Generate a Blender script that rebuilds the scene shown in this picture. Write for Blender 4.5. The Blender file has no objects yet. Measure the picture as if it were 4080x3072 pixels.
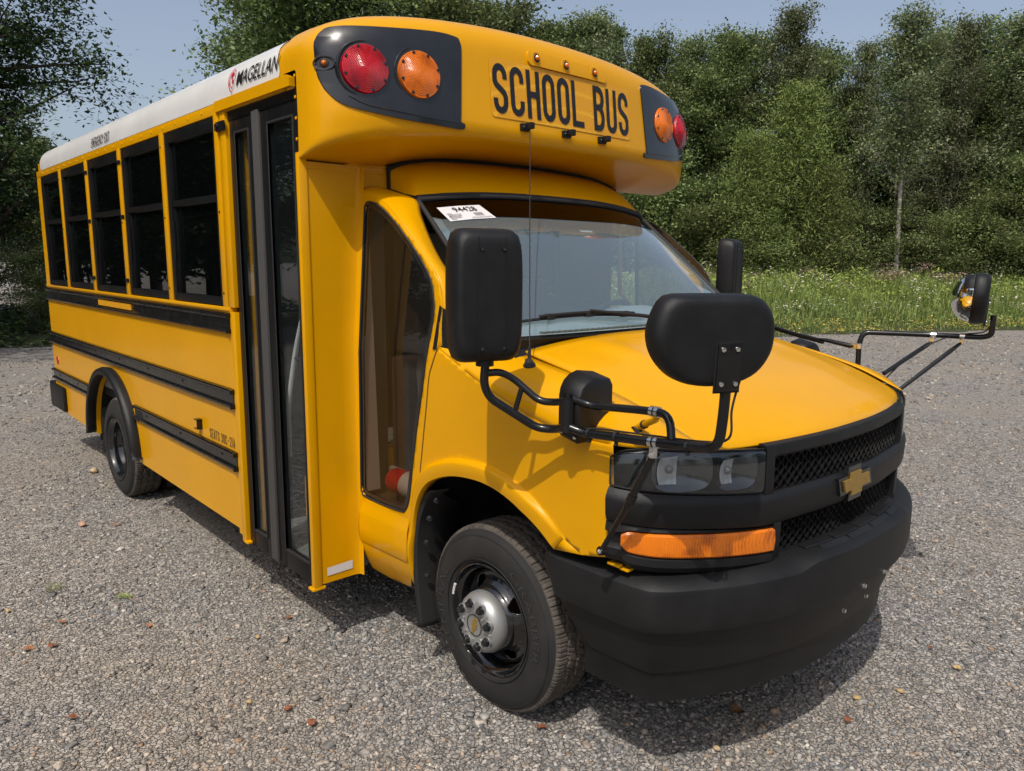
import bpy, bmesh, math, random
import numpy as np
from mathutils import Vector, Matrix
from mathutils.geometry import delaunay_2d_cdt
R = math.radians
sc = bpy.context.scene
# ---------------------------------------------------------------- camera
CAM = Vector((2.8762, -1.4580, 1.7274)); YAW, PIT, ROL = R(137.641), R(-9.451), R(0.4075)
fw = Vector((math.cos(YAW)*math.cos(PIT), math.sin(YAW)*math.cos(PIT), math.sin(PIT)))
rt = Vector((math.sin(YAW), -math.cos(YAW), 0)); up = rt.cross(fw)
r2 = math.cos(ROL)*rt + math.sin(ROL)*up; u2 = -math.sin(ROL)*rt + math.cos(ROL)*up
cd = bpy.data.cameras.new('camera'); cam = bpy.data.objects.new('camera', cd); sc.collection.objects.link(cam)
cam.matrix_world = Matrix(((r2.x, u2.x, -fw.x, CAM.x), (r2.y, u2.y, -fw.y, CAM.y), (r2.z, u2.z, -fw.z, CAM.z), (0, 0, 0, 1)))
cd.sensor_width = 36; cd.lens = 26.36; cd.clip_end = 2000; cd.clip_start = .05
sc.camera = cam
# ---------------------------------------------------------------- sky, sun, exposure
SUN = Vector((.32, -.57, 1.0)).normalized()
w = bpy.data.worlds.new('World'); sc.world = w; w.use_nodes = True
nt = w.node_tree; bg = nt.nodes['Background']; sky = nt.nodes.new('ShaderNodeTexSky'); sky.sky_type = 'NISHITA'
sky.sun_disc = False; sky.sun_elevation = math.asin(SUN.z); sky.sun_rotation = math.atan2(SUN.x, SUN.y)
sky.air_density = 1.0; sky.dust_density = 4.0; sky.ozone_density = 1.5; sky.altitude = 100
hs = nt.nodes.new('ShaderNodeHueSaturation'); hs.inputs['Saturation'].default_value = .74; hs.inputs['Value'].default_value = .86; nt.links.new(sky.outputs[0], hs.inputs['Color']); nt.links.new(hs.outputs[0], bg.inputs[0]); bg.inputs[1].default_value = 0.15
sl = bpy.data.lights.new('sun', 'SUN'); sl.energy = 2.8; sl.angle = R(.6); sl.color = (1, .95, .86)
so = bpy.data.objects.new('sun', sl); sc.collection.objects.link(so); so.location = (5, -8, 14)
so.rotation_euler = SUN.to_track_quat('Z', 'Y').to_euler()
sc.view_settings.view_transform = 'Standard'; sc.view_settings.look = 'None'; sc.view_settings.exposure = 0.22
sc.view_settings.gamma = 1; sc.view_settings.use_curve_mapping = False
sc.render.engine = 'CYCLES'
sc.cycles.max_bounces = 8; sc.cycles.transparent_max_bounces = 12; sc.cycles.glossy_bounces = 4; sc.cycles.transmission_bounces = 6
# ---------------------------------------------------------------- materials
MATS = {}
def mat(name, col, rough=.5, metal=0, coat=0, coatr=.05, bump=0, bscale=200, spec=.5, vary=0, vscale=5, alpha=None, trans=0, ior=1.45, sub=0):
    m = bpy.data.materials.new(name); m.use_nodes = True; MATS[name] = m
    n = m.node_tree; b = n.nodes['Principled BSDF']
    b.inputs['Base Color'].default_value = (*col, 1); b.inputs['Roughness'].default_value = rough; b.inputs['Metallic'].default_value = metal
    b.inputs['Coat Weight'].default_value = coat; b.inputs['Coat Roughness'].default_value = coatr
    b.inputs['Specular IOR Level'].default_value = spec; b.inputs['IOR'].default_value = ior
    b.inputs['Transmission Weight'].default_value = trans
    if bump or vary:
        tc = n.nodes.new('ShaderNodeTexCoord')
    if bump:
        nz = n.nodes.new('ShaderNodeTexNoise'); nz.inputs['Scale'].default_value = bscale; nz.inputs['Detail'].default_value = 4
        bp = n.nodes.new('ShaderNodeBump'); bp.inputs['Strength'].default_value = bump; bp.inputs['Distance'].default_value = .002
        n.links.new(tc.outputs['Object'], nz.inputs['Vector']); n.links.new(nz.outputs[0], bp.inputs['Height']); n.links.new(bp.outputs[0], b.inputs['Normal'])
        if coat: n.links.new(bp.outputs[0], b.inputs['Coat Normal'])
    if vary:
        nz = n.nodes.new('ShaderNodeTexNoise'); nz.inputs['Scale'].default_value = vscale; nz.inputs['Detail'].default_value = 8; nz.inputs['Roughness'].default_value = .65
        cr = n.nodes.new('ShaderNodeValToRGB'); cr.color_ramp.elements[0].position = .3; cr.color_ramp.elements[1].position = .7
        cr.color_ramp.elements[0].color = (*[c*(1-vary) for c in col], 1); cr.color_ramp.elements[1].color = (*[min(1, c*(1+vary)) for c in col], 1)
        n.links.new(tc.outputs['Object'], nz.inputs['Vector']); n.links.new(nz.outputs[0], cr.inputs[0]); n.links.new(cr.outputs[0], b.inputs['Base Color'])
        mr = n.nodes.new('ShaderNodeMapRange'); mr.inputs['To Min'].default_value = max(.02, rough-.08); mr.inputs['To Max'].default_value = rough+.1
        n.links.new(nz.outputs[0], mr.inputs['Value']); n.links.new(mr.outputs[0], b.inputs['Roughness'])
    return m
YEL = mat('bus_yellow_paint', (.635, .298, .0), .30, coat=.22, coatr=.04, spec=.22, bump=.03, bscale=25, vary=.05, vscale=2.5)
BGL = mat('black_gloss_panel', (.012, .013, .015), .22, coat=.4, bump=.05, bscale=60, vary=.3, vscale=9)
BPL = mat('black_textured_plastic', (.0075, .0075, .008), .45, spec=.38, bump=.35, bscale=900, vary=.3, vscale=14)
BPG = mat('faded_black_plastic', (.0085, .0085, .009), .5, spec=.38, bump=.4, bscale=500, vary=.5, vscale=5)
BMT = mat('black_painted_metal', (.006, .006, .0065), .25, coat=.35, spec=.35, bump=.05, bscale=80, vary=.3, vscale=12)
BAL = mat('black_aluminium_frame', (.0065, .0065, .007), .38, spec=.25, vary=.3, vscale=12)
GRB = mat('grey_rubber', (.055, .053, .052), .65, bump=.2, bscale=500)
RUB = mat('black_rubber', (.014, .013, .013), .7, bump=.15, bscale=300)
DRK = mat('dark_void', (.006, .006, .006), .9)
WHB = mat('painted_sky_glint', (.70, .71, .71), .25, metal=.4)  # pale colour standing in for the sky's glint in the headlight bowls
CHB = mat('lamp_reflector', (.16, .165, .17), .08, metal=1)
CHR = mat('bright_steel', (.72, .72, .70), .22, metal=1)
SIL = mat('brushed_silver', (.36, .36, .355), .42, metal=.6, bump=.05, bscale=100)
RIM = mat('black_rim_paint', (.008, .008, .009), .14, coat=1, vary=.4, vscale=18)
WHT = mat('white_roof_paint', (.68, .67, .65), .3, coat=.4, vary=.06, vscale=3)
WHL = mat('white_reflective', (.62, .60, .60), .45)
LET = mat('black_lettering', (.010, .010, .012), .4)
REDP = mat('red_print', (.5, .01, .03), .4)
GREY = mat('grey_interior', (.16, .16, .155), .7, bump=.2, bscale=400)
DASH = mat('grey_dashboard', (.40, .41, .41), .65, bump=.15, bscale=300, vary=.1)
BRN = mat('brown_interior', (.085, .06, .04), .8, vary=.2)
SEAT = mat('dark_seat_vinyl', (.02, .022, .03), .5)
GOLD = mat('gold_emblem', (.42, .26, .06), .35, metal=.6, vary=.15, vscale=60)
ORNG = mat('red_can', (.55, .01, .015), .35)
AMB0 = mat('amber_bulb', (.8, .25, .01), .3)
GRV0 = mat('rust_brown', (.10, .05, .03), .8, vary=.3, vscale=40)

def glassmat(name, tint, refl=1.0, rough=.0, mixmin=0.0, dust=0.015):
    m = bpy.data.materials.new(name); m.use_nodes = True; n = m.node_tree; n.nodes.clear()
    o = n.nodes.new('ShaderNodeOutputMaterial'); mx = n.nodes.new('ShaderNodeMixShader'); tr = n.nodes.new('ShaderNodeBsdfTransparent'); gl = n.nodes.new('ShaderNodeBsdfGlossy')
    fr = n.nodes.new('ShaderNodeFresnel'); ge = n.nodes.new('ShaderNodeNewGeometry'); io = n.nodes.new('ShaderNodeMapRange'); io.inputs['To Min'].default_value = 1.52; io.inputs['To Max'].default_value = 1/1.52; n.links.new(ge.outputs['Backfacing'], io.inputs['Value']); n.links.new(io.outputs[0], fr.inputs[0])
    ma = n.nodes.new('ShaderNodeMath'); ma.operation = 'MULTIPLY_ADD'; ma.use_clamp = True; ma.inputs[1].default_value = refl*1.7; ma.inputs[2].default_value = mixmin
    tr.inputs[0].default_value = (*tint, 1); gl.inputs['Roughness'].default_value = rough; gl.inputs[0].default_value = (.95, .97, 1, 1)
    n.links.new(fr.outputs[0], ma.inputs[0]); n.links.new(ma.outputs[0], mx.inputs[0]); n.links.new(tr.outputs[0], mx.inputs[1]); n.links.new(gl.outputs[0], mx.inputs[2]); df = n.nodes.new('ShaderNodeBsdfDiffuse'); df.inputs[0].default_value = (.42, .56, .62, 1); m2 = n.nodes.new('ShaderNodeMixShader'); m2.inputs[0].default_value = dust
    n.links.new(mx.outputs[0], m2.inputs[1]); n.links.new(df.outputs[0], m2.inputs[2]); n.links.new(m2.outputs[0], o.inputs[0])
    MATS[name] = m; return m
GTN = glassmat('dark_tinted_glass', (.20, .20, .20), .55, dust=.003)
GDR = glassmat('door_glass', (.86, .88, .88), .45, dust=.006)
GWS = glassmat('windshield_glass', (.66, .77, .80), .9, mixmin=.10, dust=.13)
GSD = glassmat('brown_tinted_glass', (.47, .41, .35), .45, dust=.008)
GHL = glassmat('headlight_lens', (.72, .74, .76), 1.0)
BAND = glassmat('windshield_shade_band', (.05, .04, .035), .45, dust=0)

def lensmat(name, col, dark, ringscale):
    m = mat(name, col, .2, coat=.5); n = m.node_tree; b = n.nodes['Principled BSDF']
    tc = n.nodes.new('ShaderNodeTexCoord'); wv = n.nodes.new('ShaderNodeTexWave'); wv.wave_type = 'BANDS'; wv.bands_direction = 'X'
    wv.inputs['Scale'].default_value = ringscale; wv.inputs['Distortion'].default_value = .6; wv.bands_direction = 'Z' if 'turn' not in name else 'X'
    nz = n.nodes.new('ShaderNodeTexNoise'); nz.inputs['Scale'].default_value = 14; nz.inputs['Detail'].default_value = 3
    mx = n.nodes.new('ShaderNodeMix'); mx.data_type = 'RGBA'; mx.inputs['A'].default_value = (*dark, 1); mx.inputs['B'].default_value = (*col, 1)
    ad = n.nodes.new('ShaderNodeMath'); ad.operation = 'MULTIPLY_ADD'; ad.inputs[1].default_value = .5; ad.use_clamp = True
    mr = n.nodes.new('ShaderNodeMapRange'); mr.inputs['From Min'].default_value = .35; mr.inputs['From Max'].default_value = .65
    n.links.new(tc.outputs['Object'], wv.inputs[0]); n.links.new(tc.outputs['Object'], nz.inputs['Vector']); n.links.new(nz.outputs[0], mr.inputs['Value'])
    n.links.new(wv.outputs['Fac'], ad.inputs[0]); n.links.new(mr.outputs[0], ad.inputs[2]); n.links.new(ad.outputs[0], mx.inputs['Factor'])
    n.links.new(mx.outputs['Result'], b.inputs['Base Color'])
    bp = n.nodes.new('ShaderNodeBump'); bp.inputs['Strength'].default_value = .25; bp.inputs['Distance'].default_value = .002
    n.links.new(wv.outputs['Fac'], bp.inputs['Height']); n.links.new(bp.outputs[0], b.inputs['Normal'])
    return m
RED = lensmat('red_lens', (.46, .003, .012), (.13, .001, .006), 60)
AMB = lensmat('amber_lens', (.72, .165, .002), (.38, .07, .001), 60)
AMT = lensmat('amber_turn_lens', (.75, .18, .002), (.34, .065, .001), 75)

# yellow reflective sheeting with a fine honeycomb
RFY = mat('yellow_reflective_sheet', (.82, .40, .01), .35); n = RFY.node_tree
tc = n.nodes.new('ShaderNodeTexCoord'); vo = n.nodes.new('ShaderNodeTexVoronoi'); vo.feature = 'DISTANCE_TO_EDGE'; vo.inputs['Scale'].default_value = 110; vo.inputs['Randomness'].default_value = .15
cr = n.nodes.new('ShaderNodeValToRGB'); cr.color_ramp.elements[0].color = (.74, .38, .015, 1); cr.color_ramp.elements[1].color = (.60, .255, .003, 1); cr.color_ramp.elements[0].position = .04; cr.color_ramp.elements[1].position = .14
n.links.new(tc.outputs['Object'], vo.inputs['Vector']); n.links.new(vo.outputs['Distance'], cr.inputs[0]); n.links.new(cr.outputs[0], n.nodes['Principled BSDF'].inputs['Base Color'])
# tyre rubber, dusty
TYR = mat('tyre_rubber', (.017, .016, .0155), .75, bump=.25, bscale=350, vary=.35, vscale=7)
TRD = mat('dusty_tread', (.075, .064, .054), .9, bump=.3, bscale=250, vary=.45, vscale=16)

# ---------------------------------------------------------------- helpers
def tag(o, label=None, cat=None, group=None, kind=None):
    if label: o['label'] = label
    if cat: o['category'] = cat
    if group: o['group'] = group
    if kind: o['kind'] = kind
    return o
def empty(name, loc, label, cat, group=None):
    o = bpy.data.objects.new(name, None); sc.collection.objects.link(o); o.location = loc; o.empty_display_size = .3
    return tag(o, label, cat, group)
SPLIT = {'screw', 'lens_screw', 'lug_nut', 'flap_rivet', 'rivet', 'body_rivet', 'cowl_vent'}
def components(F, n):
    p = list(range(n))
    def fd(a):
        while p[a] != a: p[a] = p[p[a]]; a = p[a]
        return a
    for f in F:
        r = fd(f[0])
        for v in f[1:]: p[fd(v)] = r
    g = {}
    for i, f in enumerate(F): g.setdefault(fd(f[0]), []).append(i)
    return list(g.values())
class MB:
    def __init__(s): s.V = []; s.F = []; s.M = []; s.n = 0
    def add(s, V, F, mi=0):
        V = np.asarray(V, float).reshape(-1, 3)
        for f in F: s.F.append([int(i)+s.n for i in f]); s.M.append(mi)
        s.V.append(V); s.n += len(V); return s
    def grid(s, P, mi=0, cu=False, cv=False, flip=False):
        P = np.asarray(P, float); a, b = P.shape[:2]; F = []
        for i in range(a if cu else a-1):
            for j in range(b if cv else b-1):
                i2, j2 = (i+1) % a, (j+1) % b
                q = [i*b+j, i2*b+j, i2*b+j2, i*b+j2]; F.append(q[::-1] if flip else q)
        return s.add(P.reshape(-1, 3), F, mi)
    def box(s, lo, hi, bev=0, mi=0, M=None):
        bm = bmesh.new(); bmesh.ops.create_cube(bm, size=1)
        lo = Vector(lo); hi = Vector(hi)
        for v in bm.verts: v.co = Vector([lo[k]+(v.co[k]+.5)*(hi[k]-lo[k]) for k in range(3)])
        if bev: bmesh.ops.bevel(bm, geom=bm.edges[:], offset=bev, segments=2, profile=.6, affect='EDGES')
        if M is not None: bm.transform(M)
        bm.verts.index_update(); V = [v.co[:] for v in bm.verts]; F = [[v.index for v in f.verts] for f in bm.faces]; bm.free()
        return s.add(V, F, mi)
    def tube(s, pts, r, seg=10, mi=0, fillet=0, caps=True):
        pts = [Vector(p) for p in pts]
        if fillet and len(pts) > 2: pts = filleted(pts, fillet)
        rs = r if hasattr(r, '__len__') else [r]*len(pts)
        T = [(pts[min(i+1, len(pts)-1)]-pts[max(i-1, 0)]).normalized() for i in range(len(pts))]
        nrm = T[0].orthogonal().normalized(); P = []
        for i, p in enumerate(pts):
            nrm = (nrm - T[i]*nrm.dot(T[i])).normalized(); bn = T[i].cross(nrm)
            P.append([tuple(p+(nrm*math.cos(a)+bn*math.sin(a))*rs[i]) for a in [2*math.pi*k/seg for k in range(seg)]])
        s.grid(P, mi, cv=True)
        if caps: s.F.append([s.n-seg*len(pts)+k for k in range(seg)][::-1]); s.M.append(mi); s.F.append([s.n-seg+k for k in range(seg)]); s.M.append(mi)
        return s
    def lathe(s, prof, c, ax, seg=48, mi=0, a0=0, a1=2*math.pi):
        """prof: (radius, along axis)"""
        ax = Vector(ax).normalized(); e1 = ax.orthogonal().normalized() if abs(ax.z) > .9 else ax.cross(Vector((0, 0, 1))).normalized(); e2 = ax.cross(e1); c = Vector(c)
        full = abs(a1-a0-2*math.pi) < 1e-6; m = seg if full else seg+1
        P = [[tuple(c+ax*h+(e1*math.cos(a)+e2*math.sin(a))*r) for (r, h) in prof] for a in [a0+(a1-a0)*k/seg for k in range(m)]]
        return s.grid(P, mi, cu=full)
    def prism(s, poly, thick, fn, mi=0, taper=0):
        """poly 2d outline; fn(u,v,w)->3d ; caps as ngons"""
        m = len(poly); V = [fn(u, v, 0) for u, v in poly]+[fn(u, v, thick) for u, v in poly]
        F = [list(range(m))[::-1], list(range(m, 2*m))]+[[i, (i+1) % m, m+(i+1) % m, m+i] for i in range(m)]
        return s.add(V, F, mi)
    def build(s, name, mats, parent=None, ang=35, **kw):
        if name in SPLIT and not kw.get('one'):
            V = np.concatenate(s.V); last = None
            for comp in components(s.F, s.n):
                ids = sorted({v for i in comp for v in s.F[i]}); mp = {v: k for k, v in enumerate(ids)}; q = MB(); q.V = [V[ids]]; q.n = len(ids); q.F = [[mp[v] for v in s.F[i]] for i in comp]; q.M = [0]*len(comp); last = q.build(name, mats, parent, ang, one=True, **kw)
            return last
        me = bpy.data.meshes.new(name); V = np.concatenate(s.V) if s.V else np.zeros((0, 3))
        org = parent_world(parent)
        me.from_pydata((V-np.array(org)).tolist(), [], s.F)
        if not isinstance(mats, (list, tuple)): mats = [mats]
        for m_ in mats: me.materials.append(m_)
        me.polygons.foreach_set('material_index', s.M)
        bm = bmesh.new(); bm.from_mesh(me)
        if kw.get('merge', True): bmesh.ops.remove_doubles(bm, verts=bm.verts, dist=1e-5)
        bmesh.ops.recalc_face_normals(bm, faces=bm.faces); bm.to_mesh(me); bm.free()
        if ang: me.shade_smooth(); me.set_sharp_from_angle(angle=R(ang))
        o = bpy.data.objects.new(name, me); sc.collection.objects.link(o)
        if parent: o.parent = parent
        if kw.get('label'): o['label'] = kw['label']
        if kw.get('solid'):
            md = o.modifiers.new('s', 'SOLIDIFY'); md.thickness = kw['solid']; md.offset = kw.get('off', -1)
        return o
def parent_world(p):
    v = Vector((0, 0, 0))
    while p is not None: v += p.location; p = p.parent
    return v
def filleted(pts, rad, k=6):
    out = [pts[0]]
    for i in range(1, len(pts)-1):
        a, b, c = pts[i-1], pts[i], pts[i+1]; d = min(rad, (a-b).length*.48, (c-b).length*.48)
        p0 = b+(a-b).normalized()*d; p1 = b+(c-b).normalized()*d
        for t in np.linspace(0, 1, k): t = float(t); out.append(p0*(1-t)**2+b*2*t*(1-t)+p1*t*t)
    out.append(pts[-1]); return out
def inpoly(x, y, P):
    r = False; n = len(P); j = n-1
    for i in range(n):
        if (P[i][1] > y) != (P[j][1] > y) and x < (P[j][0]-P[i][0])*(y-P[i][1])/(P[j][1]-P[i][1])+P[i][0]: r = not r
        j = i
    return r
def dens(P, sp):
    out = []; n = len(P)
    for i in range(n):
        a = np.array(P[i], float); b = np.array(P[(i+1) % n], float); k = max(1, int(np.linalg.norm(b-a)/sp))
        for t in range(k): out.append(tuple(a+(b-a)*t/k))
    return out
def cdt_patch(outer, holes, sp, fn):
    """triangulated patch of a 2d outline, mapped through fn(u,v)->3d"""
    loops = [dens(outer, sp)]+[dens(h, sp) for h in holes]; V = []; E = []
    for L in loops:
        n0 = len(V); V += L; E += [(n0+i, n0+(i+1) % len(L)) for i in range(len(L))]
    us = [p[0] for p in outer]; vs = [p[1] for p in outer]; allp = np.array(V)
    for u in np.arange(min(us)+sp*.5, max(us), sp):
        for v in np.arange(min(vs)+sp*.5, max(vs), sp):
            if inpoly(u, v, loops[0]) and not any(inpoly(u, v, h) for h in loops[1:]) and np.min(np.hypot(allp[:, 0]-u, allp[:, 1]-v)) > sp*.4: V.append((u, v))
    r = delaunay_2d_cdt([Vector(v) for v in V], E, [], 0, 1e-6)
    vv = r[0]; F = []
    for f in r[2]:
        cx = sum(vv[i][0] for i in f)/len(f); cy = sum(vv[i][1] for i in f)/len(f)
        if inpoly(cx, cy, loops[0]) and not any(inpoly(cx, cy, h) for h in loops[1:]): F.append(list(f))
    return [fn(v[0], v[1]) for v in vv], F
def smooth_closed(P, k=4):
    P = [np.array(p, float) for p in P]; n = len(P); out = []
    for i in range(n):
        a, b, c, d = P[i-1], P[i], P[(i+1) % n], P[(i+2) % n]
        for t in np.linspace(0, 1, k, endpoint=False): out.append(tuple(.5*((2*b)+(-a+c)*t+(2*a-5*b+4*c-d)*t*t+(-a+3*b-3*c+d)*t**3)))
    return out
def catmull(P, k=6):
    P = [np.array(p, float) for p in P]; P = [2*P[0]-P[1]]+P+[2*P[-1]-P[-2]]; out = []
    for i in range(1, len(P)-2):
        a, b, c, d = P[i-1:i+3]
        for t in np.linspace(0, 1, k, endpoint=False): out.append(.5*((2*b)+(-a+c)*t+(2*a-5*b+4*c-d)*t*t+(-a+3*b-3*c+d)*t**3))
    out.append(P[-2]); return np.array(out)
def rrect(x0, y0, x1, y1, r, k=5):
    out = []
    for cx, cy, a in ((x1-r, y1-r, 0), (x0+r, y1-r, 90), (x0+r, y0+r, 180), (x1-r, y0+r, 270)):
        for t in range(k): an = R(a+90*t/(k-1)); out.append((cx+r*math.cos(an), cy+r*math.sin(an)))
    return out
# ---- stroke lettering (condensed highway style)
def arc(cx, cy, rx, ry, a0, a1, k=9): return [(cx+rx*math.cos(R(a0+(a1-a0)*t/(k-1))), cy+ry*math.sin(R(a0+(a1-a0)*t/(k-1)))) for t in range(k)]
def glyph(c, w, s):
    """centre lines in a box w wide, 1 high with stroke s"""
    h = s/2; x0, x1, y0, y1 = h, w-h, h, 1-h; m = w/2; rx = m-h; ry = min(rx*1.15, .24)
    O = arc(m, y1-ry, rx, ry, 0, 180)+arc(m, y0+ry, rx, ry, 180, 360); O.append(O[0])
    return {'O': [O], '0': [O],
     'C': [[(x1, .68)]+arc(m, y1-ry, rx, ry, 0, 180)+arc(m, y0+ry, rx, ry, 180, 360)+[(x1, .32)]],
     'G': [[(x1, .70)]+arc(m, y1-ry, rx, ry, 0, 180)+arc(m, y0+ry, rx, ry, 180, 360)+[(x1, .46), (m, .46)]],
     'S': [[(x1, .70)]+arc(m, y1-ry, rx, ry, 0, 180)+[(x0, .64), (x0+.1*w, .57), (x1-.1*w, .43), (x1, .35)]+arc(m, y0+ry, rx, ry, 0, -180)+[(x0, .30)]],
     'H': [[(x0, 0), (x0, 1)], [(x1, 0), (x1, 1)], [(x0, .5), (x1, .5)]], 'L': [[(x0, 1), (x0, h), (w, h)]],
     'B': [[(x0, 0), (x0, 1)], [(x0, y1), (m, y1)]+arc(m, (.53+y1)/2, rx, (y1-.53)/2, 90, -90)+[(x0, .53)], [(m, .53)]+arc(m, (.53+y0)/2, rx, (.53-y0)/2, 90, -90)+[(x0, y0)]],
     'U': [[(x0, 1)]+arc(m, y0+ry, rx, ry, 180, 360)+[(x1, 1)]],
     'E': [[(w, y1), (x0, y1), (x0, y0), (w, y0)], [(x0, .5), (w*.85, .5)]], 'T': [[(0, y1), (w, y1)], [(m, y1), (m, 0)]], 'I': [[(m, 0), (m, 1)]],
     'M': [[(x0, 0), (x0, 1), (m, .35), (x1, 1), (x1, 0)]], 'N': [[(x0, 0), (x0, 1), (x1, 0), (x1, 1)]],
     'R': [[(x0, 0), (x0, y1), (m, y1)]+arc(m, (.5+y1)/2, rx, (y1-.5)/2, 90, -90)+[(x0, .5)], [(m, .5), (x1, 0)]],
     'Y': [[(x0, 1), (m, .45), (x1, 1)], [(m, .45), (m, 0)]], 'X': [[(x0, 0), (x1, 1)], [(x0, 1), (x1, 0)]], 'A': [[(x0, 0), (m, 1), (x1, 0)], [(x0+.12*w, .33), (x1-.12*w, .33)]],
     '3': [[(x0, .75)]+arc(m, (.53+y1)/2, rx, (y1-.53)/2, 180, -90)+arc(m, (.53+y0)/2, rx, (.53-y0)/2, 90, -180)], '2': [[(x0, .72)]+arc(m, y1-ry, rx, ry, 180, 0)+[(x1, .6), (x0, h), (w, h)]],
     '1': [[(x0, .8), (m, 1), (m, 0)]], '-': [[(x0, .5), (x1, .5)]], ' ': []}[c]
def stroke_text(mb, text, w, s, gap, fn, sp=.15, mi=0):
    """fn(u,v): u along in letter heights"""
    u = 0
    for c in text:
        ww = w*(.5 if c in ' ' else .45 if c in 'I1' else 1.15 if c == 'M' else 1)
        for k, L in enumerate(glyph(c, ww, s)):
            P = [np.array(p) for p in L]; Q = [P[0]]
            for a, b in zip(P[:-1], P[1:]):
                nn = max(1, int(np.linalg.norm(b-a)/sp))
                for t in range(1, nn+1): Q.append(a+(b-a)*t/nn)
            Q = [q for i, q in enumerate(Q) if i == 0 or np.linalg.norm(q-Q[i-1]) > 1e-6]
            Lf, Rt = [], []
            for i in range(len(Q)):
                closed = np.linalg.norm(Q[0]-Q[-1]) < 1e-6
                p = Q[i-1] if i > 0 else (Q[-2] if closed else None); nx = Q[i+1] if i < len(Q)-1 else (Q[1] if closed else None)
                d1 = (Q[i]-p)/np.linalg.norm(Q[i]-p) if p is not None else None; d2 = (nx-Q[i])/np.linalg.norm(nx-Q[i]) if nx is not None else None
                if d1 is None: d1 = d2
                if d2 is None: d2 = d1
                n1 = np.array([-d1[1], d1[0]]); n2 = np.array([-d2[1], d2[0]]); nb = n1+n2; ln = np.linalg.norm(nb)
                nb = nb/ln if ln > 1e-3 else n1; sc_ = min(1/max(.3, float(nb@n1)), 2.2)*s/2
                Lf.append(Q[i]+nb*sc_); Rt.append(Q[i]-nb*sc_)
            mb.grid([[fn(u+a[0], a[1], k*.0004), fn(u+b[0], b[1], k*.0004)] for a, b in zip(Lf, Rt)], mi)
        u += ww+gap
    return u-gap
def text_mesh(s, fn, size=1, xs=1, shear=0, off=0, mb=None, mi=0, nsub=0):
    cu = bpy.data.curves.new('t', 'FONT'); cu.body = s; cu.size = size; cu.shear = shear; cu.offset = off; cu.resolution_u = 3
    o = bpy.data.objects.new('t', cu); sc.collection.objects.link(o); dg = bpy.context.evaluated_depsgraph_get(); me = o.evaluated_get(dg).to_mesh(); bm = bmesh.new(); bm.from_mesh(me); bmesh.ops.triangulate(bm, faces=bm.faces)
    for _ in range(nsub):
        bmesh.ops.subdivide_edges(bm, edges=[e for e in bm.edges if e.calc_length() > .12*size], cuts=1); bmesh.ops.triangulate(bm, faces=bm.faces)
    bm.verts.index_update()
    V = [fn(v.co.x*xs, v.co.y) for v in bm.verts]; F = [[v.index for v in p.verts] for p in bm.faces]
    wd = max([v.co.x*xs for v in bm.verts] or [0]); bm.free()
    mb.add(V, F, mi); o.evaluated_get(dg).to_mesh_clear(); bpy.data.objects.remove(o); bpy.data.curves.remove(cu); return wd
# ================================================================ THE BUS
C0 = 1.18
bus = empty('school_bus', (-1.5, C0, 0), 'small yellow school bus with black rub rails and white roof, parked on gravel', 'school bus')
def mir(p): return (p[0], 2*C0-p[1], p[2])
# ---- roof section
def roofz(y):
    u = min(1, abs(y-C0)/C0); return 2.45+.30*max(0, 1-u**2.0)**.28
_y = C0*(1-np.cos(np.linspace(0, math.pi/2, 4000))**1)*1.0; _y = C0*np.linspace(0, 1, 20001)**3; _z = np.array([roofz(a) for a in _y]); _L = np.concatenate([[0], np.cumsum(np.hypot(np.diff(_y), np.diff(_z)))])
YH = [float(np.interp(_L[-1]*(t/44)**1.25, _L, _y)) for t in range(45)]; YS = YH+[2*C0-a for a in YH[:-1]][::-1]
def capx0(y):
    v = min(1, abs(y-C0)/C0); return .35*max(0, 1-v**2.4)**.258
# cap section (x,z) for given y from roof down the face and back under
def capsec(y):
    xf = max(.004, capx0(y)); k = xf/.35; zt = roofz(y)+.012; e = min(1, abs(y-C0)/C0)
    zl = 2.285; xt = xf-.046*k; zb = 2.125+.078*max(0, 1-(e/.68)**3); z4 = zl-.042-.085*e**4
    r1 = min(.11, (zt-2.47)*.6, xf*.6); r1 = max(r1, .01)
    pts = [Vector((-.10, 0, zt)), Vector((-.03, 0, zt)), Vector((xt, 0, zt-.02*k)), Vector((xf+.004, 0, zl)), Vector((xf-.012*k, 0, z4)), Vector((xf*.5, 0, (z4+zb)/2-.006)), Vector((0, 0, zb)), Vector((-.03, 0, zb-.0))]
    out = [pts[0], pts[1]]
    def fil(a, b, c, rad, n=7):
        d = min(rad, (a-b).length*.49, (c-b).length*.49); p0 = b+(a-b).normalized()*d; p1 = b+(c-b).normalized()*d
        return [p0*(1-t)**2+b*2*t*(1-t)+p1*t*t for t in np.linspace(0, 1, n).tolist()]
    out += fil(pts[1], pts[2], pts[3], r1+.03, 9)
    a = out[-1]; b = fil(pts[2], pts[3], pts[4], .030)[0]; out += [a.lerp(b, t) for t in (.2, .4, .6, .8)]
    out += fil(pts[2], pts[3], pts[4], .030); out += fil(pts[3], pts[4], pts[5], .04); out += fil(pts[4], pts[5], pts[6], .05); out += [pts[6], pts[7]]
    return out
_sec = {}
def capX(y, z):
    y = min(max(y, 0.0), 2*C0); key = round(y, 4)
    if key not in _sec:
        S = capsec(y); i = max(range(len(S)), key=lambda q: S[q].x); _sec[key] = ([p.z for p in S[:i+1]][::-1], [p.x for p in S[:i+1]][::-1])
    zz, xx = _sec[key]; return float(np.interp(z, zz, xx))
mb = MB(); mb.grid([[(p.x, y, p.z) for p in capsec(y)] for y in YS])
cap = mb.build('front_cap', YEL, bus, ang=50)
def onface(off):
    return lambda y, z: (capX(y, z)+off, y, z)
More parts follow.
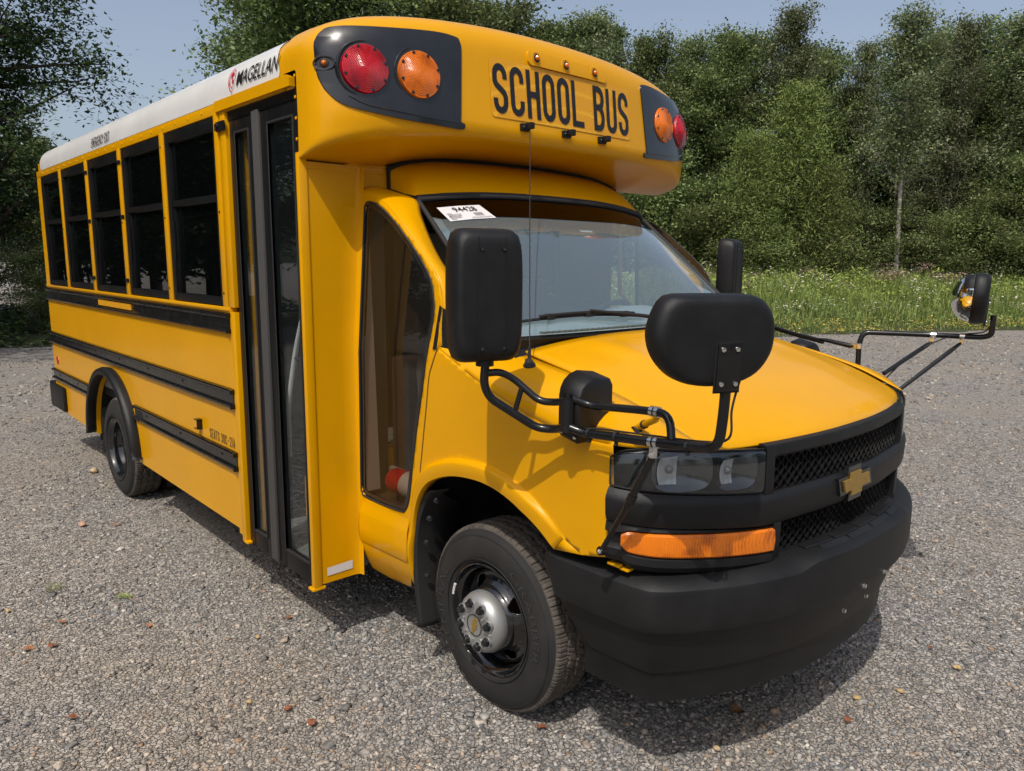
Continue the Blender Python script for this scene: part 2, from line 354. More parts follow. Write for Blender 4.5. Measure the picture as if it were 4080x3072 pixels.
# raised lamp ledge
mb = MB()
F0 = onface(.004)
ledge = rrect(.95, 2.585, 1.475, 2.648, .02)
V, F = cdt_patch(ledge, [], .03, onface(.012)); mb.add(V, F)
led = dens(ledge, .03); mb.grid([[(capX(y, z)-.002, y, z), (capX(y, z)+.012, y, z)] for y, z in led], cu=True)
mb.build('lamp_ledge', YEL, cap)
# black light panels
PAN = [(.016, 2.518), (.016, 2.445), (.022, 2.398), (.038, 2.354), (.071, 2.318), (.129, 2.298), (.278, 2.277), (.432, 2.268), (.551, 2.262), (.574, 2.264), (.582, 2.285), (.555, 2.292), (.575, 2.45), (.588, 2.600), (.57, 2.633), (.468, 2.638), (.234, 2.618), (.089, 2.606), (.052, 2.592), (.026, 2.558)]
PAN = [tuple(p) for p in catmull([(a, b, 0) for a, b in [(.583, 2.620), (.568, 2.633)]+PAN[15:]+PAN[:9]], 4)[:, :2]]+[(.574, 2.264), (.582, 2.270), (.582, 2.285), (.560, 2.292), (.588, 2.600)]
for sgn in (0, 1):
    mm = (lambda y: y) if not sgn else (lambda y: 2*C0-y)
    V, F = cdt_patch(PAN, [], .035, lambda y, z: (capX(mm(y), z)+.0075, mm(y), z))
    mb = MB().add(V, F); edge = dens(PAN, .035); mb.grid([[(capX(mm(y), z)-.003, mm(y), z), (capX(mm(y), z)+.0075, mm(y), z)] for y, z in edge], cu=True)
    # drip ledge along the foot of the panel
    L = [(.10, 2.345), (.17, 2.315), (.32, 2.300), (.45, 2.292), (.556, 2.288)]
    mb.tube([(capX(mm(y), z)+.006, mm(y), z) for y, z in catmull(L, 5)[:, :2]], .005, 6)
    pan = mb.build('light_panel', BGL, bus, ang=30)
    for (yl, zl, m_, nm) in ((.164, 2.447, RED, 'red'), (.380, 2.452, AMB, 'amber')):
        yy = mm(yl); d = .02; p = Vector((capX(yy, zl), yy, zl))
        ty = Vector((capX(yy+d, zl)-capX(yy-d, zl), 2*d, 0)); tz = Vector((capX(yy, zl+d)-capX(yy, zl-d), 0, 2*d)); nn = ty.cross(tz).normalized()
        nn = (nn+Vector((.18, 0, 0))).normalized()
        base = p-nn*.004
        hb = MB(); hb.lathe([(.112, -.014), (.110, .004), (.106, .009), (.101, .008), (.096, -.004), (.088, -.008)], base, nn, 56)
        hb.build('bezel', BGL, pan)
        lb = MB(); prof = [(.093, -.006), (.0925, .012), (.090, .022)]
        for i in range(15):
            r = .086-i*.0057; h = .022+.016*(1-(r/.086)**2); prof += [(r, h+.0008), (r-.003, h)]
        prof += [(.0001, .0385)]
        lb.lathe(prof, base, nn, 56); ln = lb.build('warning_light', m_, bus, ang=20)
        e1 = nn.cross(Vector((0, 0, 1))).normalized(); e2 = nn.cross(e1)
        sb = MB()
        for k in range(8):
            a = 2*math.pi*(k+.4)/8; q = base+nn*.0225+(e1*math.cos(a)+e2*math.sin(a))*.083; sb.lathe([(.0062, 0), (.006, .004), (.0001, .005)], q, nn, 8)
        sb.build('lens_screw', BGL, ln)
    # side marker lamp in its pocket
    yy = mm(.037); p = Vector((capX(yy, 2.462), yy, 2.462)); nn = Vector((.62, -.78 if not sgn else .78, 0)).normalized(); e = nn.cross(Vector((0, 0, 1))).normalized()
    pk = MB(); pts = [p+nn*.004+e*(.043*math.cos(a)*(1 if abs(math.cos(a)) < .99 else 1))+Vector((0, 0, .024*math.sin(a))) for a in np.linspace(0, 2*math.pi, 25)[:-1].tolist()]
    pk.tube(pts+[pts[0]], .004, 6, caps=False); mk = pk.build('marker_pocket', BGL, bus)
    q = MB(); q.lathe([(.018, 0), (.018, .006), (.012, .008)], p, nn, 20); q.build('grommet', RUB, mk)
    q = MB(); q.lathe([(.0115, .004), (.011, .010), (.006, .016), (.0001, .0175)], p, nn, 16); q.build('marker_lens', AMB, mk)
for yy in (.997, 1.185, 1.385):
    z = 2.618; p = Vector((capX(yy, z)+.012, yy, z)); nn = Vector((.97, 0, .12)).normalized()
    q = MB(); q.lathe([(.030, .001), (.026, .003), (.019, .0005), (.019, .004), (.012, .006)], p, nn, 28); mk = q.build('clearance_lamp', YEL, bus)
    q = MB(); q.lathe([(.0185, .001), (.018, .006), (.012, .007)], p, nn, 20); q.build('grommet', RUB, mk)
    q = MB(); q.lathe([(.0115, .004), (.011, .012), (.006, .018), (.0001, .0195)], p, nn, 16); q.build('lamp_lens', AMB, mk)
# reflective sheet and SCHOOL BUS
mb = MB(); sh = rrect(.728, 2.335, 1.655, 2.582, .018)
V, F = cdt_patch(sh, [], .05, onface(.0030)); mb.add(V, F); mb.build('reflective_sheet', RFY, bus)
mb = MB(); H_ = .209
W_ = stroke_text(MB(), 'SCHOOL BUS', .42, .128, .085, lambda u, v, k=0: (u, v, 0))
ks = .906/W_/H_
stroke_text(mb, 'SCHOOL BUS', .42, .128, .085, lambda u, v, k=0: (capX(.740+u*H_*ks, 2.353+v*H_)+.0055+k, .740+u*H_*ks, 2.353+v*H_), sp=.12)
mb.build('school_bus_lettering', LET, bus, ang=0, merge=False)
# whip clips under the lettering
for yy in (.908, 1.170, 1.422):
    x = capX(yy, 2.31); q = MB(); q.box((x-.002, yy-.026, 2.292), (x+.016, yy+.026, 2.324), .004); q.box((x+.012, yy-.004, 2.300), (x+.048, yy+.022, 2.328), .004)
    c_ = q.build('antenna_clip', BPL, bus); q = MB(); q.lathe([(.004, 0), (.004, .003), (.0001, .004)], (x+.016, yy-.016, 2.309), (1, 0, 0), 8); q.build('screw', CHR, c_)
# ---- main roof
def rsec(x):
    t = 0 if x > -4.68 else min(1, (-4.68-x)/.17); k = math.sqrt(max(0, 1-t*t)); sh = .16*(1-k)
    P = []
    P.append((x, sh*.5, 2.400))
    for y in YS:
        yy = C0+(y-C0)*(1-sh*.5/C0); z = 2.45+(roofz(y)-2.45)*(1-.75*(1-k))-.01*(1-k); P.append((x, yy, z))
    P.append((x, 2*C0-sh*.5, 2.400)); return P
XR = [-4.85, -4.845, -4.83, -4.80, -4.75, -4.68]+list(np.linspace(-4.5, -.10, 9))
mb = MB(); mb.grid([rsec(x) for x in XR]); end = rsec(-4.85); mb.add(end, [list(range(len(end)))])
roof = mb.build('roof', YEL, bus, ang=40)
# white roof panel : full roof width from above the drip line, rounded ends
mb = MB(); y0i = 3
def wx(t, a):  # rounded ends as it climbs
    return a
rows = []
for y in [y for y in YS]:
    z = roofz(y)
    if z <= 2.4501: z = 2.450
    e = (z-2.45)/.30; xf = -.115-.10*min(1, e*1.3); xb = -4.655
    if e < .12: r = .045*(1-math.sqrt(max(0, 1-(1-e/.12)**2))); xf -= r; xb += r
    d_ = 1e-3; tz = (roofz(min(2*C0, y+d_))-roofz(max(0, y-d_))); ty = min(2*C0, y+d_)-max(0, y-d_); nrm = Vector((0, -tz, ty)).normalized()
    rows.append([(x, y+nrm.y*.003, z+nrm.z*.003) for x in np.linspace(xb, xf, 14)])
mb.grid(rows); mb.build('white_roof_panel', WHT, roof, ang=60)
def roofpt(x, h, off=.0075):
    """h = distance up the side from the drip line z=2.45; returns point on the curved side"""
    ys = np.linspace(0, 1, 400)**3*.5; zs = np.array([roofz(a) for a in ys]); L = np.concatenate([[0], np.cumsum(np.hypot(np.diff(ys), np.diff(zs)))])
    y = float(np.interp(h, L, ys)); z = float(np.interp(h, L, zs)); y2 = float(np.interp(h+.004, L, ys)); z2 = float(np.interp(h+.004, L, zs)); t = Vector((0, y2-y, z2-z)).normalized()
    return (x, y-t.z*off, z+t.y*off)
# MAGELLAN with globe emblem
mb = MB(); wd = text_mesh('MAGELLAN', lambda u, v: (u, v, 0), 1, .62, .30, .003, MB())
kx = .430/wd; text_mesh('MAGELLAN', lambda u, v: roofpt(-.560+u*kx, .036+v*.086), 1, .62, .30, .004, mb, nsub=4)
mb.build('maker_lettering', LET, bus, ang=0, merge=False)
mb = MB()
def ell(cx, cy, rx, ry, a0, a1, n=24, rot=0): return [(cx+rx*math.cos(R(a))*math.cos(rot)-ry*math.sin(R(a))*math.sin(rot), cy+rx*math.cos(R(a))*math.sin(rot)+ry*math.sin(R(a))*math.cos(rot)) for a in np.linspace(a0, a1, n)]
gx, gy = -.600, .072
def ring(outer, inner): mb.grid([[roofpt(a[0], a[1]), roofpt(b[0], b[1])] for a, b in zip(outer, inner)])
ring(ell(gx, gy+.005, .030, .042, 0, 360), ell(gx, gy+.005, .026, .038, 0, 360))
ring(ell(gx-.004, gy, .039, .053, 95, 290), ell(gx-.002, gy, .034, .050, 95, 290))
for bl in ([(-.018, .020), (-.004, .030), (.010, .028), (.004, .012), (-.004, .008), (-.006, -.004), (-.014, .004)], [(.002, .000), (.012, .002), (.010, -.014), (.003, -.028), (-.003, -.016)], [(.014, .018), (.022, .016), (.020, .004)]):
    V = [roofpt(gx+a, gy+.004+b) for a, b in bl]; mb.add(V, [list(range(len(V)))])
ring([(gx+.012, gy+.046), (gx+.020, gy+.068)], [(gx+.015, gy+.046), (gx+.022, gy+.068)]); ring([(gx-.012, gy-.052), (gx-.014, gy-.074)], [(gx-.009, gy-.052), (gx-.012, gy-.074)])
mb.build('globe_emblem', REDP, bus, ang=0, merge=False)
mb = MB(); W2 = stroke_text(MB(), 'EMERGENCY EXIT', .44, .095, .16, lambda u, v, k=0: (u, v, 0)); kx = .43/W2
stroke_text(mb, 'EMERGENCY EXIT', .44, .125, .16, lambda u, v, k=0: roofpt(-3.0+u*kx, .018+v*.060, .0075+k)); mb.build('emergency_exit_lettering', LET, bus, ang=0, merge=False)
# ---- side walls (both sides share one builder)
WX = [-4.70, -4.005, -3.215, -2.41, -1.60, -.815]   # pillar centres / ends
def side(S):
    fy = (lambda y: y) if S > 0 else (lambda y: 2*C0-y)
    def fx(lo, hi):  # box helper honouring the mirrored side
        a, b = fy(lo[1]), fy(hi[1]); return (lo[0], min(a, b), lo[2]), (hi[0], max(a, b), hi[2])
    tagp = {} 
    # lower panel with wheel arch
    xa = -2.99; arch = [(xa+.535*math.cos(a), .37+.535*math.sin(a)) for a in np.linspace(0, math.pi, 25).tolist()]
    front = -.80 if S > 0 else -.36
    poly = [(-4.83, 1.49), (-4.83, .385), (arch[-1][0], .375)]+arch[::-1]+[(arch[0][0], .365), (front, .355), (front, 1.49)]
    mb = MB(); mb.prism(poly, .03, lambda u, v, w: (u, fy(w), v)); low = mb.build('lower_side_panel', YEL, bus, ang=30)
    # upper header and posts
    mb = MB(); mb.box(*fx((-4.83, -.002, 2.400), (-.10, .05, 2.452)), .004)
    mb.box(*fx((-4.83, 0, 1.49), (-4.70, .04, 2.40)))
    if S > 0: mb.box(*fx((-.775, -.004, 1.492), (-.712, .05, 2.40)), .006)
    else: mb.box(*fx((-.775, 0, 1.49), (-.36, .05, 2.40)), .006)
    mb.build('window_header', YEL, bus)
    for i, x in enumerate(WX[1:]):
        q = MB(); wd = .034 if i < 4 else .032; q.box(*fx((x-wd, -.006, 1.490), (x+wd*.8, .03, 2.408)), .006)
        pl = q.build('window_pillar', YEL, bus)
        q = MB()
        for z in (1.56, 1.95, 2.33): q.lathe([(.006, 0), (.005, .003), (.0001, .004)], (x-.008, fy(-.006), z), (0, -S, 0), 8)
        if i in (1, 2):
            for z in (2.32, 1.985, 1.585): q.box(*fx((x-.036, -.011, z-.012), (x+.03, -.004, z+.012)), .002)
        q.build('screw', BAL, pl)
    for i in range(5):
        x0 = WX[i]+.034 if i else -4.695; x1 = WX[i+1]-.034; z0, z1 = 1.497, 2.395
        q = MB(); b = .055
        q.box(*fx((x0, .000, z0), (x0+b, .035, z1)), .004); q.box(*fx((x1-.028, .000, z0), (x1, .035, z1)), .004)
        q.box(*fx((x0+b, .0005, z0), (x1-.028, .034, z0+.04)), .004); q.box(*fx((x0+b, .0005, z1-.055), (x1-.028, .034, z1)), .004)
        q.box(*fx((x0+b, .004, 2.005), (x1-.028, .032, 2.038)), .003)
        q.box(*fx((x0+b, .012, z0+.04), (x0+b+.018, .030, 2.005)), .002)
        fr = q.build('window', BAL, bus)
        g = MB(); g.box(*fx((x0+b-.002, .020, 2.030), (x1-.026, .024, z1-.050))); g.build('upper_pane', GTN, fr)
        g = MB(); g.box(*fx((x0+b+.012, .026, z0+.036), (x1-.026, .030, 2.012))); g.build('lower_pane', GTN, fr)
        g = MB(); g.box(*fx((x0+b+.004, -.001, 1.72), (x0+b+.016, .010, 1.93)), .002); g.build('latch', BAL, fr)
    # rub rails : ribbed channel profile (y out, z)
    def rail(x0, x1, z0, z1, name='rub_rail', cap0=False):
        h = z1-z0; pr = [(0, 0), (-.016, .004), (-.021, .010), (-.021, .019), (-.012, .025), (-.007, .030), (-.007, h-.030), (-.012, h-.025), (-.021, h-.019), (-.021, h-.010), (-.016, h-.004), (0, h)]
        P = [[(x, fy(y), z0+z) for y, z in pr] for x in np.linspace(x0, x1, 12)]
        m = MB(); m.grid(P)
        for x in (x0, x1): m.add([(x, fy(y), z0+z) for y, z in pr], [list(range(len(pr)))])
        for z in (z0+.003, z1-.025): m.box(*fx((x1-.012, -.027, z), (x1+.006, 0, z+.022)), .004)
        for z in (z0+.003, z1-.025): m.box(*fx((x0-.004, -.024, z), (x0+.008, 0, z+.022)), .004)
        rl = m.build(name, BMT, bus, ang=25)
        m = MB()
        for x in np.arange(x0+.25, x1-.1, .62): m.lathe([(.008, 0), (.007, .003), (.0001, .005)], (x, fy(-.007), (z0+z1)/2+.008), (0, -S, 0), 8)
        m.build('rivet', BMT, rl)
        return rl
    xf = -.775 if S > 0 else -.38
    r1 = rail(-4.845, xf, 1.362, 1.467)
    q = MB(); q.box(*fx((-3.13, -.013, 1.395), (-2.355, -.008, 1.432))); q.build('reflective_strip', RFY, r1)
    rail(-4.845, xf, .982, 1.086); rail(-2.46 if S > 0 else -2.46, xf, .660, .762); rail(-4.845, -3.60, .652, .752)
    # sill lip below windows
    q = MB(); q.box(*fx((-4.83, -.006, 1.474), (xf, .02, 1.492)), .003); q.build('sill_strip', YEL, low)
    # wheel flare
    q = MB(); P = []
    path = [(xa+.60, .40)]+[(xa+.545*math.cos(a)*1.05, .385+.555*math.sin(a)) for a in np.linspace(.05, math.pi-.05, 30).tolist()]+[(xa-.60, .38)]
    for k, (x, z) in enumerate(path):
        cx, cz = x-xa, z-.37; L = math.hypot(cx, cz); dx, dz = cx/L, cz/L
        P.append([(x+dx*a, fy(b), z+dz*a) for a, b in ((.012, 0), (.018, -.035), (.008, -.062), (-.012, -.070), (-.034, -.064), (-.040, -.045), (-.034, -.01), (-.034, .12))])
    q.grid(P); q.build('wheel_flare', BPL, bus, ang=50)
    return low
low = side(1); side(-1)
# seats lettering, bracket lamp, red reflector
mb = MB(); W3 = stroke_text(MB(), 'SEATS 30C-21A', .42, .12, .16, lambda u, v, k=0: (u, v, 0)); kx = .335/W3
stroke_text(mb, 'SEATS 30C-21A', .42, .12, .16, lambda u, v, k=0: (-1.14+u*kx, -.0012-k, .775+v*.052)); mb.build('seats_lettering', LET, bus, ang=0, merge=False)
mb = MB(); mb.box((-1.295, -.030, .852), (-1.245, 0, .857)); mb.box((-1.295, -.030, .802), (-1.245, 0, .807)); mb.box((-1.295, -.006, .802), (-1.290, 0, .857)); mb.box((-1.25, -.030, .802), (-1.245, 0, .857)); br = mb.build('lamp_bracket', BMT, bus)
mb = MB(); mb.lathe([(.012, 0), (.011, .010), (.0001, .014)], (-1.268, 0, .83), (0, -1, 0), 12); mb.build('side_lamp', AMB, br)
mb = MB(); mb.lathe([(.033, 0), (.032, .006), (.0001, .009)], (-4.675, 0, .833), (0, -1, 0), 24); mb.build('side_reflector', RED, bus)
# rivets along header and cap edge
mb = MB()
for x in np.arange(-4.6, -.1, .19): mb.lathe([(.007, 0), (.006, .003), (.0001, .0045)], (x, -.002, 2.425), (0, -1, 0), 8)
for z in (2.52, 2.44, 2.36, 2.28, 2.20): mb.lathe([(.007, 0), (.006, .003), (.0001, .0045)], (-.005, -.001+max(0, (z-2.45)*.08), z), (0, -1, 0), 8)
for z in np.arange(1.5, 2.4, .14): mb.lathe([(.006, 0), (.005, .002), (.0001, .004)], (-4.80, 0, z), (0, -1, 0), 8)
mb.build('body_rivet', YEL, bus, label='row of small painted rivets')
# rear wall, floor, underbody, rear bumper
mb = MB(); mb.box((-4.85, .02, .39), (-4.82, 2.34, 2.52)); mb.build('rear_wall', YEL, bus)
mb = MB(); mb.box((-4.99, -.025, .385), (-4.86, 2*C0+.025, .62), .02); mb.box((-4.90, -.03, .40), (-4.45, -.003, .615), .012); mb.box((-4.90, 2*C0+.003, .40), (-4.45, 2*C0+.03, .615), .012); mb.build('rear_bumper', BPL, bus)
mb = MB(); mb.box((-4.80, .05, .70), (-.78, 2*C0-.05, .76)); mb.box((-.82, .80, .70), (.30, 2*C0-.05, .76)); mb.box((-4.6, .62, .40), (1.5, .72, .60)); mb.box((-4.6, 1.64, .40), (1.5, 1.74, .60)); mb.box((-2.4, .75, .38), (-1.2, 1.6, .68), .05)
mb.box((-.2, .9, .35), (1.4, 1.5, .9), .05)
mb.build('chassis', DRK, bus)
# ---- entrance : posts, header, floor step, two leaves
mb = MB(); mb.box((-.022, -.004, .290), (.004, .034, 2.150), .004); mb.box((-.760, -.006, .30), (-.712, .05, 1.47), .004); mb.box((-.80, -.002, .33), (-.76, .03, 1.49)); mb.box((-.735, -.01, .300), (-.690, .06, .312), .002); mb.box((-.04, -.012, .285), (.006, .05, .297), .002)
mb.build('door_post', YEL, bus)
mb = MB(); mb.prism([(-.80, 2.405), (-.03, 2.405), (-.03, 2.437), (-.06, 2.452), (-.80, 2.452)], .02, lambda u, v, w: (u, -.014+w*1.3, v)); mb.prism([(-.014, 2.436), (.012, 2.400), (.02, 2.400), (.006, 2.444)], .74, lambda u, v, w: (-.775+w, u, v)); mb.build('door_drip_rail', YEL, bus)
mb = MB(); mb.box((-.715, .012, 2.36), (-.022, .05, 2.405)); mb.build('door_header', BAL, bus)
def leaf(x0, x1, nm):
    z0, z1 = .295, 2.37; q = MB()
    gl = (x0+.062, x1-.05) if nm == 0 else (x0+.075, x1-.045); zt = 2.30; zb = .385
    q.box((x0, .016, z0), (gl[0], .046, z1), .004); q.box((gl[1], .016, z0), (x1, .046, z1), .004)
    q.box((gl[0], .0165, z0), (gl[1], .0455, zb), .004); q.box((gl[0], .0165, zt), (gl[1], .0455, z1), .004)
    l = q.build('door_leaf', BAL, bus)
    q = MB(); q.box((gl[0]-.004, .028, zb-.004), (gl[1]+.004, .034, zt+.004)); q.build('door_pane', GDR, l)
    q = MB()
    for a, b in (((gl[0]-.006, zb-.006), (gl[0]+.004, zt+.006)), ((gl[1]-.004, zb-.006), (gl[1]+.006, zt+.006)), ((gl[0]+.004, zb-.006), (gl[1]-.004, zb+.004)), ((gl[0]+.004, zt-.004), (gl[1]-.004, zt+.006))): q.box((a[0], .012, a[1]), (b[0], .026, b[1]), .002)
    q.build('pane_seal', RUB, l)
    return l
leaf(-.710, -.452, 0); leaf(-.378, -.024, 1)
mb = MB(); mb.box((-.452, .008, .298), (-.416, .040, 2.368), .006); mb.box((-.414, .006, .298), (-.379, .040, 2.368), .006); mb.build('door_edge_rubber', GRB, bus)
mb = MB(); mb.box((-.795, -.016, 2.315), (-.70, -.006, 2.36), .004); mb.lathe([(.016, 0), (.014, .008), (.008, .006), (.0001, .006)], (-.775, -.016, 2.338), (0, -1, 0), 16); mb.build('door_hinge_bracket', BAL, bus)
# ---- transition panel between body and cab (faces forward)
ys = np.linspace(.034, .215, 8).tolist()
mb = MB(); rows = []
for z in np.linspace(.305, 2.118, 26).tolist():
    yr = .23 if z < 1.35 else .23+.07*(z-1.35); rows.append([(-.002, .034, z)]+[(-.002, .034+(yr-.034-.025)*t, z) for t in (.25, .5, .75, 1)]+[(.006, yr-.006, z), (.030, yr+.001, z)])
mb.grid(rows)
mb.add([(-.001, .20, 2.118), (-.001, .20, 1.95), (-.001, .42, 1.95), (-.001, .42, 2.13), (-.001, .3, 2.14)], [[0, 1, 2, 3, 4]])
tp = mb.build('transition_panel', YEL, bus, ang=40)
mb = MB(); mb.box((-.004, .034, 2.092), (.0015, .405, 2.118), .001); mb.build('trim_strip', YEL, tp)
mb = MB(); mb.add([(.0005, .062, .338), (.0005, .190, .340), (.0005, .190, .380), (.0005, .062, .376)], [[0, 1, 2, 3]]); mb.build('white_reflector', WHL, tp)
q = MB(); q.grid([[(0, 2*C0-.42, z), (-.10, 2*C0-.36, z), (-.36, 2*C0-.02, z)] for z in (.35, 1, 1.6, 2.12)]); q.build('transition_panel', YEL, bus)
# ================================================================ CAB
def resamp(P, n):
    P = np.array(P); L = np.concatenate([[0], np.cumsum(np.linalg.norm(np.diff(P, axis=0), axis=1))]); L /= L[-1]; return np.array([[np.interp(t, L, P[:, k]) for k in range(3)] for t in np.linspace(0, 1, n)])
def Ys(z):
    y = .23 if z < 1.35 else .23+.07*(z-1.35)
    if z < .62:
        y -= .012*math.sin(math.pi*min(1, max(0, (.62-z)/.17))); 
    if z < .45: y += .06*min(1, (.45-z)/.14)**1.3
    return y
ARCH = [(.405, .36), (.408, .52), (.425, .65), (.465, .76), (.53, .845), (.60, .89), (.70, .925), (.80, .94), (.90, .942), (1.0, .925), (1.09, .892), (1.17, .845), (1.235, .79)]
GLASS = [(.027, .74), (.034, .700), (.060, .686), (.23, .684), (.345, .690), (.370, .70), (.402, .753), (.430, .90), (.464, 1.062), (.503, 1.22), (.539, 1.383), (.566, 1.50), (.567, 1.569), (.541, 1.650), (.482, 1.717), (.396, 1.790), (.27, 1.883), (.165, 1.943), (.085, 1.966), (.052, 1.955), (.046, 1.90), (.044, 1.5), (.034, 1.0)]
CRE = [(0, 2.020), (.10, 1.995), (.20, 1.950), (.30, 1.888), (.41, 1.808), (.52, 1.720), (.590, 1.655), (.617, 1.57), (.612, 1.48), (.605, 1.40)]
def fside(x, z):
    y = Ys(z)
    if x > 1.38: y += .05*((x-1.38)/.12)**2*.35
    return y
AC = resamp(catmull([(a, b, 0) for a, b in ARCH], 8), 60)[:, :2]
AN = []
for k in range(60):
    t = AC[min(59, k+1)]-AC[max(0, k-1)]; t /= np.linalg.norm(t); AN.append(np.array([-t[1], t[0]]))
def am(k):
    t = min(1, max(0, (k-12)/14)); return .016+.050*t*t*(3-2*t)
AO = [tuple(AC[k]+AN[k]*am(k)) for k in range(60)]
outer = [(.012, .315)]+[(.15, .315), (.28, .33), (.36, .342)]+AO+[(1.36, .808), (1.465, .83), (1.475, 1.0), (1.465, 1.185), (1.30, 1.185), (1.10, 1.22), (.90, 1.28), (.75, 1.34)]+CRE[::-1]+[(.012, 2.005)]
V, F = cdt_patch(outer, [GLASS], .017, lambda x, z: (x, fside(x, z), z))
mb = MB().add(V, F)
# moulded flare and its return flange
rows = []
for k in range(60):
    row = []; w_ = max(0, (am(k)-.016)/.05)*min(1, (59-k)/8); A0 = AC[k]; 
    for t in (1, .97, .93, .88, .80, .68, .5, .32, .16, .06, 0):
        p = A0+AN[k]*am(k)*t; e_ = min(1, (1-t)/.22); bp_ = .020*e_*e_*(3-2*e_)+.004*math.sin(math.pi*min(1, (1-t))) ; row.append((p[0], fside(p[0], p[1])-bp_*w_-.001*(1-w_)*(t < 1), p[1]))
    q = row[-1]; row += [(q[0]-AN[k][0]*.004, q[1]+.010, q[2]-AN[k][1]*.004), (q[0], q[1]+.05, q[2])]
    rows.append(row)
mb.grid(rows)
mb.add([(AC[59][0], fside(1.24, .79)+.001, AC[59][1]), rows[59][0], (1.36, fside(1.36, .808), .808)], [[0, 1, 2]])
# glass aperture return
gd = dens(GLASS, .03); mb.grid([[(x, Ys(z)+a, z) for a in (0, .03)] for x, z in gd], cu=True)
# pillar strip between crease and windshield edge
WSE = [(0, .42, 2.03), (.10, .43, 2.005), (.199, .436, 1.978), (.272, .402, 1.915), (.368, .372, 1.825), (.462, .355, 1.735), (.572, .348, 1.645), (.69, .352, 1.55), (.80, .37, 1.475)]
CR3 = [(x, Ys(z), z) for x, z in CRE]
A = resamp(catmull(CR3, 5), 44); B_ = resamp(catmull(WSE, 5), 44)
rows = []
for a, b in zip(A, B_):
    row = []
    for t in np.linspace(0, 1, 9):
        p = a*(1-t)+b*t; bul = .018*math.sin(math.pi*t)**.8; p = p+np.array([.25, -.45, .85])*bul; row.append(tuple(p))
    rows.append(row)
mb.grid(rows)
INN = [[(p[0]-.014, p[1]+.014, p[2]-.012) for p in r] for r in rows]
# shoulder strip (side wall rolls over to the hood seam)
BASE = [(.605, 1.40), (.75, 1.34), (.90, 1.28), (1.10, 1.22), (1.30, 1.185), (1.465, 1.185)]
BP_ = [(x, fside(x, z), z) for x, z in BASE]+[(1.53, .262, 1.185), (1.585, .32, 1.185), (1.635, .395, 1.183)]
TP_ = [(.66, .42, 1.425), (.80, .42, 1.405), (.95, .42, 1.375), (1.12, .42, 1.345), (1.30, .42, 1.307), (1.44, .42, 1.270), (1.53, .42, 1.238), (1.60, .424, 1.210), (1.655, .43, 1.190)]
A = catmull(BP_, 6); B_ = catmull(TP_, 6); rows = []
for a, b in zip(A, B_):
    row = []
    for ph in np.linspace(0, math.pi/2, 9):
        hx = 1-math.cos(ph); hz = math.sin(ph); row.append((a[0]+(b[0]-a[0])*hx, a[1]+(b[1]-a[1])*hx, a[2]+(b[2]-a[2])*hz))
    rows.append(row)
mb.grid(rows)
# infill behind shoulder up to the cowl
mb.add([(.605, fside(.605, 1.40), 1.40), (.66, .42, 1.425), (.80, .38, 1.475), (.605, Ys(1.5), 1.5), (.85, .42, 1.44)], [[0, 1, 4, 2, 3]])
cabs = mb.build('cab_side', YEL, bus, ang=50, solid=.004)
mb = MB().add([mir((v[0]-.085*max(0, min(1, (v[2]-1.46)/.1))*max(0, min(1, (.40-v[1])/.08)), v[1]+.02*max(0, min(1, (v[2]-1.46)/.1)), v[2]-.02*max(0, min(1, (v[2]-1.46)/.1)))) for v in np.concatenate(mb.V).tolist()], mb.F); mb.build('driver_cab_side', YEL, bus, ang=50, solid=.004)
mb = MB(); mb.grid(INN); mb.grid([[mir((p[0]-.085*max(0, min(1, (p[2]-1.46)/.1))*max(0, min(1, (.40-p[1])/.08)), p[1]+.02, p[2]-.02)) for p in r] for r in INN]); mb.build('pillar_trim_inside', GREY, bus, ang=60)
# door seam and rocker swages
mb = MB(); mb.tube([(x, fside(x, z)-.0003, z) for x, z in catmull([(.600, 1.395), (.575, 1.34), (.551, 1.285), (.532, 1.17), (.514, 1.07), (.497, .97), (.484, .89), (.50, .865), (.533, .848)], 5)[:, :2]], .0028, 6)
mb.build('panel_gap', mat('gap_shadow_brown', (.10, .04, .003), .8), bus)
mb = MB(); P = []
for x in np.linspace(.03, .40, 8): P.append([(x, .23+dy, z+.02*x) for z, dy in ((.66, 0), (.635, -.004), (.615, -.010), (.60, -.012), (.54, -.016), (.48, -.014), (.465, -.004), (.45, .004))])
mb.grid(P); mb.build('rocker_swage', YEL, bus, ang=60)
